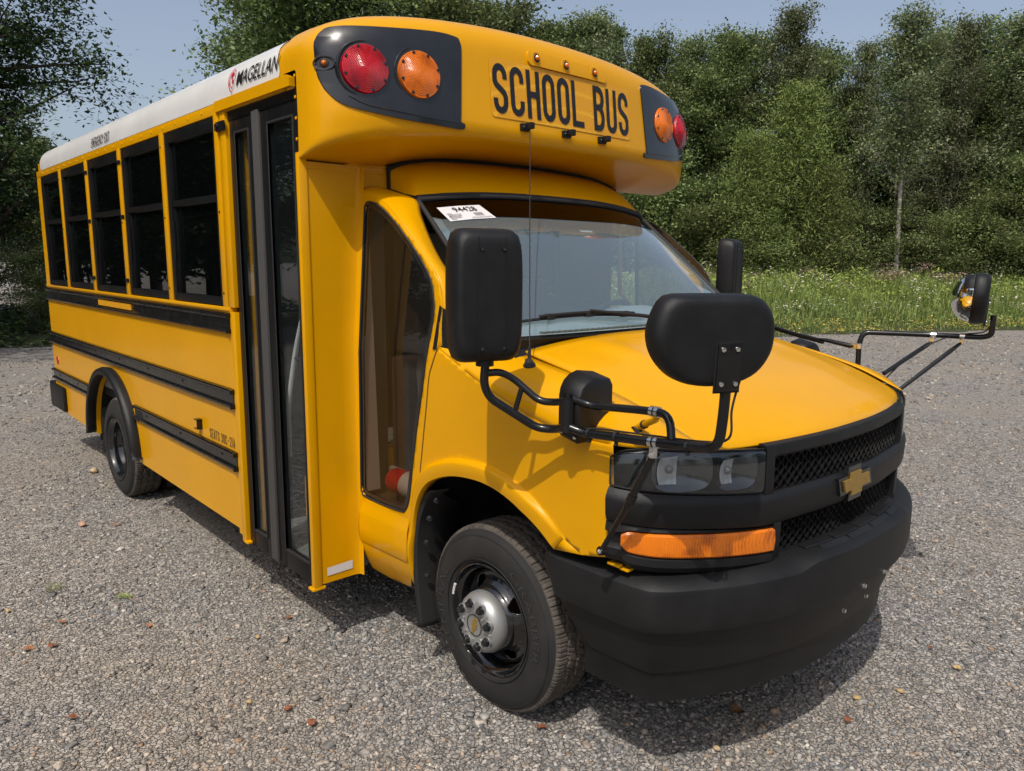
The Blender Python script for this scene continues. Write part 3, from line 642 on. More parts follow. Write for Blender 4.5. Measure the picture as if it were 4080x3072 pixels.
# side glass with black border, seal
def patch_on(poly, holes, sp, fn, name, m, parent, **k):
    V, F = cdt_patch(poly, holes, sp, fn); mb = MB().add(V, F); return mb.build(name, m, parent, **k)
def inset(poly, d):
    n = len(poly); cx = sum(p[0] for p in poly)/n; out = []; ar = sum(poly[i-1][0]*poly[i][1]-poly[i][0]*poly[i-1][1] for i in range(n)); sg = 1 if ar > 0 else -1
    for i in range(n):
        a, b, c = np.array(poly[i-1]), np.array(poly[i]), np.array(poly[(i+1) % n]); d1 = (b-a)/np.linalg.norm(b-a); d2 = (c-b)/np.linalg.norm(c-b)
        n1 = np.array([-d1[1], d1[0]])*sg; n2 = np.array([-d2[1], d2[0]])*sg; nb = (n1+n2); nb /= max(.3, np.linalg.norm(nb)); out.append(tuple(b+nb*d/max(.55, float(nb@n1))))
    return out
for S in (0, 1):
    f = (lambda p: p) if not S else mir
    gi = inset(GLASS, .024)
    sg = patch_on(GLASS, [gi], .05, lambda x, z: f((x, Ys(z)+.004, z)), 'side_glass', BGL, bus)
    patch_on(inset(GLASS, .020), [], .08, lambda x, z: f((x, Ys(z)+.008, z)), 'pane', GSD, sg)
    q = MB(); q.tube([f((x, Ys(z)-.0005, z)) for x, z in smooth_closed(GLASS, 3)]+[f((GLASS[0][0], Ys(GLASS[0][1]), GLASS[0][1]))], .0045, 6); q.build('glass_seal', RUB, sg)
    # black triangle trim at the pillar foot
    q = MB(); T = [(.606, 1.560), (.578, 1.392), (.83, 1.405), (.80, 1.44)]
    q.prism(T, .02, lambda u, v, w_: f((u, .232+.35*max(0, u-.60)+.07*max(0, v-1.35)-.008+w_, v))); q.build('pillar_trim', BPG, bus)
# ---- hood
def lip(y):  # front outline x(y)
    v = abs(y-C0); return 1.79-.27*v**2.43
HP = [(0, 1.400), (.05, 1.392), (.12, 1.38), (.30, 1.353), (.5, 1.315), (.65, 1.283), (.78, 1.250), (.87, 1.222), (.94, 1.198), (.98, 1.180), (1.0, 1.165)]
hood_y = np.linspace(.4235, 2*C0-.4235, 41)
rows = []
for y in hood_y:
    v = abs(y-C0)/.7565; xr = .955-.05*v*v-.02; xf = lip(y)-.012; row = []
    for u in sorted(set(list(np.linspace(0, .9, 19))+[.92, .94, .96, .975, .985, .995, 1.0])):
        z = float(np.interp(u, [a for a, b in HP], [b for a, b in HP])); cr = .048*(1-v**3.2)*math.sin(math.pi*min(1, .42+u*.58))**.7 if u < 1 else 0
        cr += (.012*math.exp(-((v-.60)/.07)**2)-.004*math.exp(-((v-.74)/.05)**2))*max(0, 1-u*1.1)*min(1, u/.18)
        x = xr+(xf-xr)*(u if u < .98 else .98+(u-.98)*.55)
        row.append((x, y, z-.012*v*0+cr*(1-max(0, (u-.9)/.1)**2)))
    rows.append(row)
mb = MB(); mb.grid(rows); hood = mb.build('hood', YEL, bus, ang=60, solid=.012)
mb = MB(); mb.grid([[(x+dx, y-.010, z-.016), (x+dx, y+.012, z-.016)] for (x, y, z), dx in [((r[0], r[1], r[2]), 0) for r in rows[0]]]); mb.grid([[(r[0], 2*C0-r[1]-.012, r[2]-.016), (r[0], 2*C0-r[1]+.010, r[2]-.016)] for r in rows[0]]); mb.build('hood_gap', DRK, bus)
# ---- cowl, windshield, header band, cab roof
WB = lambda t: (.905-.075*abs(2*t-1)**2.2, .365+(2*C0-.73)*t, 1.452-.0*t+.004*(1-abs(2*t-1)**2))
WT = lambda t: (.262-.062*abs(2*t-1)**2.2, .43+(2*C0-.86)*t, 2.012-.038*abs(2*t-1)**3)
mb = MB(); tt = np.linspace(0, 1, 33); rows = []
for t in tt:
    a = np.array(WB(t)); b = np.array(WT(t)); row = []
    for s_ in np.linspace(0, 1, 17):
        p = a*(1-s_)+b*s_+np.array([.58, 0, .81])*(.030*math.sin(math.pi*s_)*(1-abs(2*t-1)**4)); row.append(p)
    rows.append(row)
G_ = np.array(rows); mb.grid(G_); ws = mb.build('windshield', GWS, bus, ang=60)
def wsp(t, s_, off=0):
    a = np.array(WB(t)); b = np.array(WT(t)); return tuple(a*(1-s_)+b*s_+np.array([.58, 0, .81])*(.030*math.sin(math.pi*s_)*(1-abs(2*t-1)**4)+off))
mb = MB(); rows = []
for t in np.linspace(.012, .988, 40):
    e = abs(2*t-1); s0 = .80+.035*e*e; r_ = max(0, (e-.93)/.07); s0 = s0+.10*(1-math.sqrt(max(0, 1-r_*r_)))
    rows.append([wsp(t, s_, .0025) for s_ in np.linspace(s0, .995, 5)])
mb.grid(rows); mb.build('shade_band', BAND, ws, ang=60)
mb = MB()
for a_, b_ in ((.0, .035), (.955, 1.0)): mb.grid([[wsp(t, s_, -.004) for s_ in np.linspace(0, 1, 17)] for t in np.linspace(a_, b_, 4)])
mb.build('glass_edge_trim', GREY, ws, ang=60)
mb = MB()
for s_ in (1.0,): mb.tube([wsp(t, .998, .004) for t in np.linspace(0, 1, 30)], .012, 8)
mb.tube([wsp(t, 1.012, .010) for t in np.linspace(0, 1, 30)], .009, 8)
for t in (0, 1): mb.tube([wsp(t+(.004 if t == 0 else -.004), s_, .002) for s_ in np.linspace(0, 1, 16)], .011, 8)
mb.tube([WSE[0], WSE[1], WSE[2]], .009, 8); mb.tube([mir(p) for p in WSE[:3]], .009, 8)
mb.build('windshield_gasket', RUB, ws, ang=60)
mb = MB()
hd = np.array([wsp(t, 1.02, .012) for t in np.linspace(0, 1, 25)]); top = [(.0, .42, 2.125), (.0, .50, 2.150), (.0, .65, 2.176), (0, .9, 2.188), (0, 1.18, 2.192), (0, 1.46, 2.188), (0, 1.71, 2.176), (0, 1.86, 2.150), (0, 1.94, 2.125)]
tc_ = catmull(top, 3); bot = [WSE[0]]+[tuple(h) for h in hd]+[mir(WSE[0])]
a_ = resamp(tc_, 40); b_ = resamp(bot, 40); rows = []
for k in range(40):
    rows.append([tuple(a_[k]*(1-t)+b_[k]*t+np.array([.55, 0, .55])*.030*math.sin(math.pi*t)) for t in np.linspace(0, 1, 9)])
mb.grid(rows); cr_ = mb.build('cab_roof', YEL, bus, ang=60)
mb = MB(); gl = catmull(top, 5); mb.tube([(.010, p[1], p[2]-.004) for p in gl], .012, 8); mb.tube([(.008, .42, 2.13), (.008, .421, 2.03)], .011, 8); mb.tube([(.006, 1.94, 2.13), (.006, 1.939, 2.03)], .010, 8); mb.build('roof_gasket', RUB, cr_)
# cowl grille: green-grey vented tray + black panel
mb = MB(); rows = []
for t in np.linspace(0, 1, 31):
    a = np.array(WB(t)); y = a[1]; v = abs(y-C0)/.7565; xr = .935-.05*v*v; rows.append([tuple(a+np.array([-.006, 0, -.004])), (a[0]+.035, y, 1.440), (xr-.012, y, 1.405+.030*(1-min(1, v)**3)*1), (xr+.012, y, 1.385+.035*(1-min(1, v)**3)), (xr+.03, y, 1.365)])
mb.grid(rows); cw = mb.build('cowl_panel', BPG, bus, ang=50)
mb = MB()
for k in range(26):
    t = .10+k*.0175; p = np.array(wsp(t, .012, .006)); mb.box((p[0]+.004, p[1]-.010, p[2]-.008), (p[0]+.030, p[1]+.010, p[2]-.001), .002)
mb.build('cowl_vent', mat('vent_green_grey', (.07, .09, .085), .6), cw)
# wipers
def wiper(t0, s0, t1, s1, tp, sp, nm='wiper'):
    mb = MB(); mb.tube([wsp(t0+(t1-t0)*k, s0+(s1-s0)*k+.02*math.sin(math.pi*k), .012) for k in np.linspace(0, 1, 12)], .006, 6)
    mb.tube([wsp(t0+(t1-t0)*k, s0+(s1-s0)*k+.02*math.sin(math.pi*k), .026) for k in np.linspace(.12, .88, 10)], .0055, 6)
    for k in (.2, .5, .8): p = wsp(t0+(t1-t0)*k, s0+(s1-s0)*k+.02*math.sin(math.pi*k), .018); mb.box([p[0]-.01, p[1]-.02, p[2]-.012], [p[0]+.01, p[1]+.02, p[2]+.012], .003)
    m_ = wsp((t0+t1)/2, (s0+s1)/2+.02, .034); b2 = wsp(tp, sp, .03); mb.tube([m_, tuple((np.array(m_)+np.array(b2))/2+np.array([.01, 0, .004])), b2], [.006, .008, .010], 8); mb.lathe([(.016, -.02), (.016, .01), (.0001, .016)], b2, (.5, 0, .85), 12)
    mb.build(nm, RUB, bus)
wiper(.06, .07, .47, .05, .60, -.02); wiper(.50, .06, .93, .05, .93, -.02)
# ================================================================ FASCIA
OL = [(1.30, .231), (1.40, .231), (1.47, .234), (1.53, .262), (1.585, .315), (1.64, .40), (1.70, .53), (1.74, .67), (1.765, .85), (1.782, 1.02), (1.785, 1.18)]
def sympath(L): 
    P = catmull([(a, b, 0) for a, b in L], 6)[:, :2]; P = [tuple(p) for p in P]; return np.array(P+[(a, 2*C0-b) for a, b in P[:-1]][::-1])
class Plan:
    def __init__(s, L, e=.004):
        s.e = e
        P = sympath(L); d = np.concatenate([[0], np.cumsum(np.linalg.norm(np.diff(P, axis=0), axis=1))]); s.S = d-d[-1]/2; s.P = P
    def at(s, q, off=0):
        x = np.interp(q, s.S, s.P[:, 0]); y = np.interp(q, s.S, s.P[:, 1]); e = s.e
        dx = np.interp(q+e, s.S, s.P[:, 0])-np.interp(q-e, s.S, s.P[:, 0]); dy = np.interp(q+e, s.S, s.P[:, 1])-np.interp(q-e, s.S, s.P[:, 1]); l = math.hypot(dx, dy) or 1
        return x+dy/l*off, y-dx/l*off
    def sy(s, y):  # arclength of passenger-side outline point with that y
        h = s.S <= 0; return float(np.interp(y, s.P[h, 1], s.S[h]))
    def sx(s, x):
        h = (s.S <= 0); return float(np.interp(x, s.P[h, 0], s.S[h]))
FP = Plan(OL)
def sweep(plan, s0, s1, prof, name, m, parent, n=40, ends=True, ang=35, tilt=None):
    """prof: list of (offset out, z); z may be callable of s"""
    P = []
    for q in np.linspace(s0, s1, n):
        row = []
        for o, z in prof: x, y = plan.at(q, o); row.append((x, y, z(q) if callable(z) else z))
        P.append(row)
    mb = MB(); mb.grid(P)
    if ends:
        for r in (P[0], P[-1]): mb.add(r, [list(range(len(r)))])
    return mb.build(name, m, parent, ang=ang)
sO = FP.sx(1.462); sI = FP.sy(.655); sG = FP.sy(.68); sGl = FP.sy(.725); sE = -sO
zi = lambda a, b: (lambda q: float(np.interp(abs(q), [abs(sI), abs(sO)], [a, b])))
zt_ = zi(1.150, 1.182)
# surround: backing
sweep(FP, sO, -sO, [(-.10, 1.165), (-.03, 1.165), (-.03, .79), (-.10, .79)], 'fascia_backing', DRK, bus, 80)
# frame over headlights and grille
gf = sweep(FP, sI-.012, -sI+.012, [(-.05, 1.165), (-.012, 1.172), (.006, 1.168), (.010, 1.158), (.010, 1.134), (.004, 1.126), (-.035, 1.124), (-.05, 1.124)], 'grille_surround', BPL, bus, 80)
# mid bar
sweep(FP, -abs(sO)+.0, abs(sO), [(-.05, zi(1.012, 1.058)), (.004, zi(1.014, 1.058)), (.012, zi(1.008, 1.048)), (.021, zi(.996, 1.034)), (.023, zi(.985, 1.022)), (.020, zi(.925, .975)), (.014, zi(.912, .958)), (.0, zi(.905, .953)), (-.05, zi(.905, .953))], 'grille_bar', BPL, gf, 100)
# lower surround
sweep(FP, sGl-.02, -sGl+.02, [(-.05, .806), (-.03, .804), (.008, .800), (.014, .786), (.008, .768), (-.05, .755)], 'grille_surround', BPL, bus, 70)
for sg in (1, -1):
    # vertical dividers
    a, b = sorted((sg*(sI-.012), sg*(sG))); sweep(FP, a, b, [(-.05, 1.165), (.006, 1.162), (.012, 1.15), (.014, 1.03), (.008, 1.005), (-.05, 1.0)], 'grille_surround', BPL, gf, 6)
    a, b = sorted((sg*(sGl-.035), sg*sGl)); sweep(FP, a, b, [(-.05, .92), (.010, .92), (.016, .91), (.014, .80), (.008, .775), (-.05, .76)], 'grille_surround', BPL, gf, 6)
# expanded-metal mesh of both grilles
def meshgrille(s0, s1, z0, z1, rows, name):
    mb = MB(); n = int((s1-s0)/.0105); h = (z1-z0)/rows; 
    for r in range(rows+1):
        P = []
        for k in range(n+1):
            q = s0+(s1-s0)*k/n; ph = (k % 4); tri = (0, 1, 1, 0)[ph] if r % 2 == 0 else (1, 0, 0, 1)[ph]
            z = z0+h*(r+.5*0)+h*(tri-.5)*.98; z = min(max(z, z0-.002), z1+.002)
            x, y = FP.at(q, -.008); x2, y2 = FP.at(q, -.034); P.append([(x, y, z+.0022), (x2, y2, z-.002), (x2, y2, z-.006), (x, y, z-.0022)])
        mb.grid(P, cv=True)
    return mb.build(name, BPL, gf, ang=0)
meshgrille(sG, -sG, 1.012, 1.128, 6, 'grille_mesh'); meshgrille(sGl, -sGl, .802, .912, 6, 'grille_mesh')
sweep(FP, sG, -sG, [(-.028, 1.13), (-.028, 1.00)], 'mesh_backing', DRK, gf, 40, ends=False); sweep(FP, sGl, -sGl, [(-.028, .92), (-.028, .80)], 'mesh_backing', DRK, gf, 40, ends=False)
# emblem
BT = [(-.105, .022), (-.036, .022), (-.036, .043), (.050, .043), (.050, .022), (.112, .022), (.092, -.022), (.036, -.022), (.036, -.043), (-.050, -.043), (-.050, -.022), (-.125, -.022)]
mb = MB(); big = [(-a*1.16, b*1.45) for a, b in BT]; mb.prism([(u, v) for u, v in big], .016, lambda u, v, w_: (1.785+.012+w_, 1.140+u, .972+v)); em = mb.build('emblem_plinth', BGL, bus)
mb = MB(); mb.prism([(-u, v) for u, v in BT], .007, lambda u, v, w_: (1.785+.0285+w_, 1.140+u*.92, .972+v*.95)); mb.build('emblem', GOLD, em, ang=20)
# headlights and turn lamps
for sg in (1, -1):
    def SS(q): return sg*q
    a, b = sO+.004, sI-.016
    n = 26; Q = np.linspace(a, b, n); top = [float(np.interp(q, [a, a+.03, a+.10, b], [1.150, 1.172, 1.184, 1.158])) for q in Q]; bo = [float(np.interp(q, [a, b], [1.066, 1.020])) for q in Q]
    def L(q, off, z): x, y = FP.at(sg*q, off-(0 if sg > 0 or z > 1.0 else .024)); return (x, y, z)
    mb = MB(); rows = []
    for q, t1, b1 in zip(Q, top, bo): rows.append([L(q, -.03, t1), L(q, .004, t1-.002), L(q, .010, t1-.010), L(q, .012, (t1+b1)/2), L(q, .012, b1+.012), L(q, .006, b1), L(q, -.03, b1)])
    mb.grid(rows); hl = mb.build('headlight', GHL, bus, ang=60)
    # ribbed housing behind lens
    mb = MB(); rows = []
    for k in range(70):
        q = a+(b-a)*k/69; t1 = float(np.interp(q, Q, top))-.003; b1 = float(np.interp(q, Q, bo))+.003; rows.append([L(q, -.034+(.0025 if j % 2 else 0), b1+(t1-b1)*j/60) for j in range(61)])
    mb.grid(rows); mb.build('housing', mat('lamp_housing_grey', (.085, .088, .09), .3, metal=.2) if 'lamp_housing_grey' not in MATS else MATS['lamp_housing_grey'], hl, ang=0)
    mb = MB(); mb.tube([L(q, .004, t1+.001) for q, t1 in zip(Q, top)], .003, 6); mb.tube([L(q, .004, b1-.001) for q, b1 in zip(Q, bo)], .003, 6); mb.tube([L(Q[0], .004, bo[0]), L(Q[0], .004, top[0])], .003, 6); mb.build('lamp_edge', BPL, hl)
    for cq, wq, hz in ((a+.222, .098, .064), (b-.094, .078, .058)):
        zc = float(np.interp(cq, Q, [(t+u)/2 for t, u in zip(top, bo)]))
        rows = []
        for rr in (1, .93, .80, .62, .42, .2, .02):
            row = []
            for an in np.linspace(0, 2*math.pi, 41)[:-1]:
                c_, s_ = math.cos(an), math.sin(an); e = (abs(c_)**3.2+abs(s_)**3.2)**(-1/3.2); row.append(L(cq+wq*rr*e*c_, -.004-.024*(1-rr**2), zc+hz*rr*e*s_))
            rows.append(row)
        mb = MB(); mb.grid(rows, cv=True); rf = mb.build('reflector_bowl', CHB, hl, ang=40)
        p = Vector(L(cq-wq*.45, -.022, zc+hz*.1)); px_, py_ = FP.at(sg*cq, 1); qx, qy = FP.at(sg*cq, 0); nn = Vector((px_-qx, py_-qy, 0)).normalized()
        mb = MB(); mb.lathe([(.011, 0), (.013, .008), (.012, .015), (.007, .021), (.0001, .023)], p, nn, 16); mb.build('bulb', SIL, rf)
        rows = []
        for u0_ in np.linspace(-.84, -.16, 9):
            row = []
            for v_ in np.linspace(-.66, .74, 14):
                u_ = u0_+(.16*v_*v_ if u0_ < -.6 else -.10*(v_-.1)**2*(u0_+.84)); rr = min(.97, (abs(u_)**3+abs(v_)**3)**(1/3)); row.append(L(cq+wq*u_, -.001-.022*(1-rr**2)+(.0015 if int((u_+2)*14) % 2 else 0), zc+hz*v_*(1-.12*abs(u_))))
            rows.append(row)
        mb = MB(); mb.grid(rows); mb.build('painted_glint_band', WHB, rf, ang=20)  # added pale strip: the sky's bright reflection painted into the bowl
    # turn lamp
    a2, b2 = FP.sx(1.505), FP.sy(.695); Q2 = np.linspace(a2, b2, 30); rows = []
    zt2 = [float(np.interp(q, [a2, a2+.02, b2], [.918, .928, .896])) for q in Q2]; zb2 = [float(np.interp(q, [a2, a2+.02, a2+.1, b2], [.880, .862, .850, .818])) for q in Q2]
    for q, t1, b1 in zip(Q2, zt2, zb2): rows.append([L(q, -.01, t1), L(q, .012, t1), L(q, .018, t1-.006), L(q, .021, (t1+b1)/2), L(q, .018, b1+.006), L(q, .012, b1), L(q, -.01, b1)])
    mb = MB(); mb.grid(rows); mb.add(rows[0], [list(range(7))]); mb.add(rows[-1], [list(range(7))]); tl = mb.build('turn_signal', AMT, bus, ang=30)
    # black surround of turn lamp (a framed panel)
    rows = []
    Qf = np.linspace(sO-.004, sGl-.03, 34)
    for q in Qf:
        t1 = float(np.interp(q, Q2, zt2)); b1 = float(np.interp(q, Q2, zb2)); ztop = float(np.interp(q, [sO, sI], [.955, .908]))
        rows.append([L(q, -.02, ztop), L(q, .006, ztop-.002), L(q, .012, t1+.006), L(q, .004, t1), L(q, -.004, t1-.004), L(q, -.004, b1+.004), L(q, .004, b1), L(q, .014, b1-.008), L(q, .016, b1-.030), L(q, .002, b1-.050), L(q, -.03, b1-.055)])
    mb = MB(); mb.grid(rows); mb.add(rows[0], [list(range(11))]); mb.add(rows[-1], [list(range(11))]); mb.build('turn_signal_surround', BPL, bus, ang=35)
# yellow bracket tab under fascia corner
mb = MB(); mb.box((1.455, .240, .806), (1.50, .262, .814), .002); mb.box((1.49, .255, .795), (1.525, .285, .803), .002); mb.build('bracket_tab', YEL, bus)
# ================================================================ BUMPER
BO = [(1.17, .238), (1.30, .238), (1.45, .243), (1.575, .256), (1.628, .288), (1.69, .375), (1.76, .505), (1.82, .665), (1.865, .84), (1.888, 1.02), (1.893, 1.18)]
BPn = Plan(BO, .035); Lb = abs(BPn.S[0]); sc0, sc1 = abs(BPn.sy(.82)), abs(BPn.sy(.73))
st = lambda q: float(np.interp(abs(q), [sc0, sc1], [1, 0]))
pr = [(-.20, lambda q: .780+.012*st(q)), (-.10, lambda q: .788+.012*st(q)), (-.050, lambda q: .784+.014*st(q)), (-.014, lambda q: .766+.024*st(q)), (-.004, lambda q: .756+.026*st(q)), (0, lambda q: .742+.024*st(q)), (.0, .64), (-.002, .630), (-.004, .622), (-.024, .614), (-.044, .55), (-.064, .49), (-.077, .452), (-.086, .444), (-.12, .44)]
P = []
for q in np.concatenate([[-Lb, -Lb+.01], np.linspace(-Lb+.03, Lb-.03, 110), [Lb-.01, Lb]]):
    row = []
    for o, z in pr:
        zz_ = z(q) if callable(z) else z; e = Lb-abs(q); sl_ = (.755-zz_)*.38; qq = math.copysign(max(0, abs(q)-max(0, sl_)*(1 if e < .35 else max(0, 1-(e-.35)/.3))), q); rr = .012*max(0, 1-e/.02)
        x, y = BPn.at(qq, o-rr); row.append((x, y, zz_))
    P.append(row)
mb = MB(); mb.grid(P); mb.add(P[0], [list(range(len(pr)))]); mb.add(P[-1], [list(range(len(pr)))]); bump_ = mb.build('front_bumper', BPG, bus, ang=28)
P = []
for q in np.linspace(-Lb+.13, Lb-.13, 60):
    P.append([(*BPn.at(q, o), z) for o, z in ((-.082, .452), (-.088, .44), (-.092, .345), (-.105, .342), (-.11, .44))])
mb = MB(); mb.grid(P); mb.add(P[0], [list(range(5))]); mb.add(P[-1], [list(range(5))]); mb.build('air_dam', BPG, bump_, ang=30)
# tread pads on the step
for i, (s0, s1, o0, o1) in enumerate([(-.36, -.20, -.100, -.066), (-.18, -.02, -.100, -.066), (0, .16, -.100, -.066), (.18, .34, -.100, -.066), (-.30, -.14, -.060, -.030), (-.12, .04, -.060, -.030), (.06, .22, -.060, -.030), (.24, .36, -.060, -.030)]):
    mb = MB(); rows = []
    for q in np.linspace(s0, s1, 8): rows.append([(*BPn.at(q, o), (.8005 if o < -.055 else .7985)+(.0045 if k in (1, 2) else 0)-(.010 if o > -.04 and o > -.06 else 0)) for k, o in enumerate((o0, o0+.003, o1-.003, o1))])
    mb.grid(rows); mb.add(rows[0], [[0, 1, 2, 3]]); mb.add(rows[-1], [[0, 1, 2, 3]]); mb.build('step_pad', BPG, bump_, ang=30)
for (y, z) in ((1.265, .630), (1.092, .628), (1.245, .526), (1.065, .526)):
    x = 1.838 if z < .6 else 1.889; mb = MB(); mb.lathe([(.009, -.004), (.009, .003), (.005, .004), (.005, .006), (.008, .007), (.008, .011), (.0001, .012)], (x, y, z), (1, 0, 0), 6); mb.build('plate_bolt', CHR, bump_)
# ================================================================ WHEELS
def wheel(cx, yf, kind, S):
    """yf: y of the outer sidewall plane; S=-1 faces -y (passenger), +1 faces +y"""
    fy = lambda d: (cx, yf+S*d*-1, 0)
    Rr = .368; cz = .362; c = Vector((cx, yf, cz)); ax = Vector((0, S, 0))
    w_ = empty('front_wheel' if kind else 'rear_wheel', (0, 0, 0), None, None)
    w_.parent = bus; w_.location = Vector((cx, yf, cz))-bus.location
    # tyre: profile (radius, axial) dense in theta
    W = .222; prof = [(.216, -.012), (.222, -.002), (.235, .006), (.262, .011), (.290, .010), (.318, .004), (.336, -.006), (.345, -.015), (.350, -.017)]
    tread = [(.3575, -.019), (.3610, -.022), (.3640, -.026), (.3655, -.034)]+[(.3665+.0015*math.sin(math.pi*k/20), -.040-.142*k/20) for k in range(21)]+[(.3655, -.188), (.3610, -.200), (.350, -.206)]
    inner = [(.318, -.222), (.262, -.228), (.222, -.214), (.216, -.208)]
    nT = 480
    def tpt(r, h, k):
        a = 2*math.pi*k/nT; return tuple(c+ax*h+Vector((math.cos(a), 0, math.sin(a)))*r)
    allp = prof+tread+inner; iT = range(len(prof), len(prof)+len(tread)); P = []
    for k in range(nT):
        row = []
        for i, (r, h) in enumerate(allp):
            if i in iT:
                u = -(h+.02); g = 0; kk = k % 7
                zig = .0035*(1 if (k//7) % 2 else -1)
                for gc in (.046, .090, .134): 
                    if abs(u-gc-zig) < .0055: g = .0085
                if u < .044:
                    if kk in (0,): g = max(g, .0075)
                    if kk == 4: g = max(g, .0025)
                elif u > .136:
                    if (k+3) % 7 == 0: g = max(g, .0075)
                elif (k+int(u*110)) % 7 == 0: g = max(g, .005)
                r -= g
            row.append(tpt(r, h, k))
        P.append(row)
    mb = MB(); mb.grid(P, cu=True)
    npf = len(allp)-1; mm = []
    for k in range(nT):
        for j in range(npf): mm.append(1 if len(prof)-1 <= j < len(prof)+len(tread)-2 else 0)
    mb.M = mm; ty = mb.build('tyre', [TYR, TRD], w_, ang=25)
    mb = MB()
    for rr in (.238, .332): mb.lathe([(rr-.0012, .004), (rr, .0125 if rr < .3 else .0045), (rr+.0012, .004)], c, ax, 96)
    mb.build('sidewall_ring', TYR, ty)
    if S < 0:
        for word, a0, r0, hh_, sw in (('GENERAL', 3.96, .262, .040, 1.02), ('GRABBER', 1.05, .264, .034, .95)):
            tw = text_mesh(word, lambda u, v: (u, v, 0), 1, 1, 0, 0, MB()); mt = MB()
            text_mesh(word, lambda u, v: tuple(c+ax*.0140+Vector((math.cos(a0-u/tw*1.35*sw), 0, math.sin(a0-u/tw*1.35*sw)))*(r0+v*hh_*1.35)), 1, 1, 0, -.012, mt, nsub=2); mt.build('sidewall_lettering', mat('sidewall_letter_rubber', (.040, .038, .036), .65) if 'sidewall_letter_rubber' not in MATS else MATS['sidewall_letter_rubber'], ty, ang=0, merge=False)
    # rim
    mb = MB(); mb.lathe([(.219, -.008), (.220, .002), (.214, .004), (.209, -.004), (.204, -.020), (.196, -.026), (.196, -.060), (.186, -.075), (.186, -.13), (.205, -.19)], c, ax, 72); rm = mb.build('rim', RIM, w_, ang=40)
    # disc with hand holes
    if kind: dp = [(.188, -.066), (.184, -.058), (.176, -.050), (.160, -.046), (.146, -.036), (.132, -.022), (.126, -.010), (.118, .000), (.108, .006), (.095, .008)]
    else: dp = [(.188, -.088), (.182, -.096), (.170, -.098), (.155, -.096), (.140, -.100), (.125, -.112), (.112, -.130), (.100, -.140), (.06, -.142), (.0001, -.142)]
    rr_ = np.array([p[0] for p in dp]); hh = np.array([p[1] for p in dp]); rs = np.linspace(rr_[0], rr_[-1], 34)
    nA = 288; P = []; holes = 8 if kind else 5
    Hh = np.interp(-rs, -rr_, hh)
    for k in range(nA):
        a = 2*math.pi*k/nA; P.append([tuple(c+ax*h+Vector((math.cos(a), 0, math.sin(a)))*r) for r, h in zip(rs, Hh)])
    m2 = MB(); V = np.array(P).reshape(-1, 3); F = []
    hr, ha = (.150, .030) if kind else (.148, .026)
    nh = 4 if kind else 5
    for k in range(nA):
        a = 2*math.pi*(k+.5)/nA
        for j in range(len(rs)-1):
            rm_ = (rs[j]+rs[j+1])/2; da = ((a-.62+math.pi/nh) % (2*math.pi/nh))-math.pi/nh
            if (da*hr/ha)**2+((rm_-hr)/.0215)**2 < 1: continue
            k2 = (k+1) % nA; F.append([k*len(rs)+j, k2*len(rs)+j, k2*len(rs)+j+1, k*len(rs)+j+1])
    m2.add(V, F); m2.build('wheel_disc', RIM, w_, ang=40, solid=.004)
    if kind:
        mb = MB(); mb.lathe([(.116, .000), (.120, .010), (.119, .026), (.112, .046), (.101, .060), (.088, .067), (.074, .069), (.070, .067), (.0001, .067)], c+ax*.0, ax, 72); hb = mb.build('hub_cover', SIL, w_, ang=35)
        e1, e2 = Vector((1, 0, 0)), Vector((0, 0, 1)); mb = MB(); mb2 = MB()
        for k in range(8):
            a = 2*math.pi*(k+.35)/8; d_ = e1*math.cos(a)+e2*math.sin(a); q = c+d_*.083
            mb.lathe([(.021, .052), (.021, .070), (.0175, .069)], q, ax, 18)
            mb2.lathe([(.0140, .05), (.0140, .080), (.0120, .086), (.0001, .087)], q, ax, 10)
            mb2.lathe([(.0178, .060), (.0178, .0684), (.0001, .0685)], q, ax, 12)
            t_ = e1*math.cos(a+math.pi/8)+e2*math.sin(a+math.pi/8)
            mb.tube([c+t_*.056+ax*.067, c+t_*.094+ax*.062], .007, 8)
        mb.build('hub_pocket', SIL, hb, ang=35); mb2.build('lug_nut', BGL, hb, ang=30)
        mb = MB(); mb.lathe([(.042, .064), (.042, .0705), (.040, .0705), (.040, .068)], c, ax, 40); mb.build('badge_ring', BGL, hb)
        mb = MB(); mb.prism([(u*.32, v*.32) for u, v in BT], .002, lambda u, v, ww: tuple(c+ax*(.0675+ww)+Vector((u*math.cos(1.25)-v*math.sin(1.25), 0, u*math.sin(1.25)+v*math.cos(1.25))))); mb.build('wheel_badge', GOLD, hb)
        mb = MB(); mb.tube([c+Vector((math.cos(a), 0, math.sin(a)))*.2135+ax*.004 for a in np.linspace(2.75, 2.98, 6).tolist()], .0055, 6); mb.build('balance_weight', WHL, rm)
    else:
        mb = MB(); mb.lathe([(.058, -.142), (.058, -.100), (.050, -.092), (.0001, -.090)], c, ax, 32); hb = mb.build('hub', RIM, w_)
        mb = MB()
        for k in range(8): a = 2*math.pi*k/8; mb.lathe([(.012, -.14), (.012, -.118), (.0001, -.116)], c+Vector((math.cos(a), 0, math.sin(a)))*.082, ax, 6)
        mb.build('lug_nut', RIM, hb)
    mb = MB(); mb.lathe([(.16, -.10), (.16, -.14), (.0001, -.15)], c, ax, 32); mb.build('brake_drum', GRV0, w_)
    return w_
wheel(.82, .30, 1, -1); wheel(.82, 2*C0-.30, 1, 1); wheel(-2.99, .002, 0, -1); wheel(-2.99, 2*C0-.002, 0, 1)
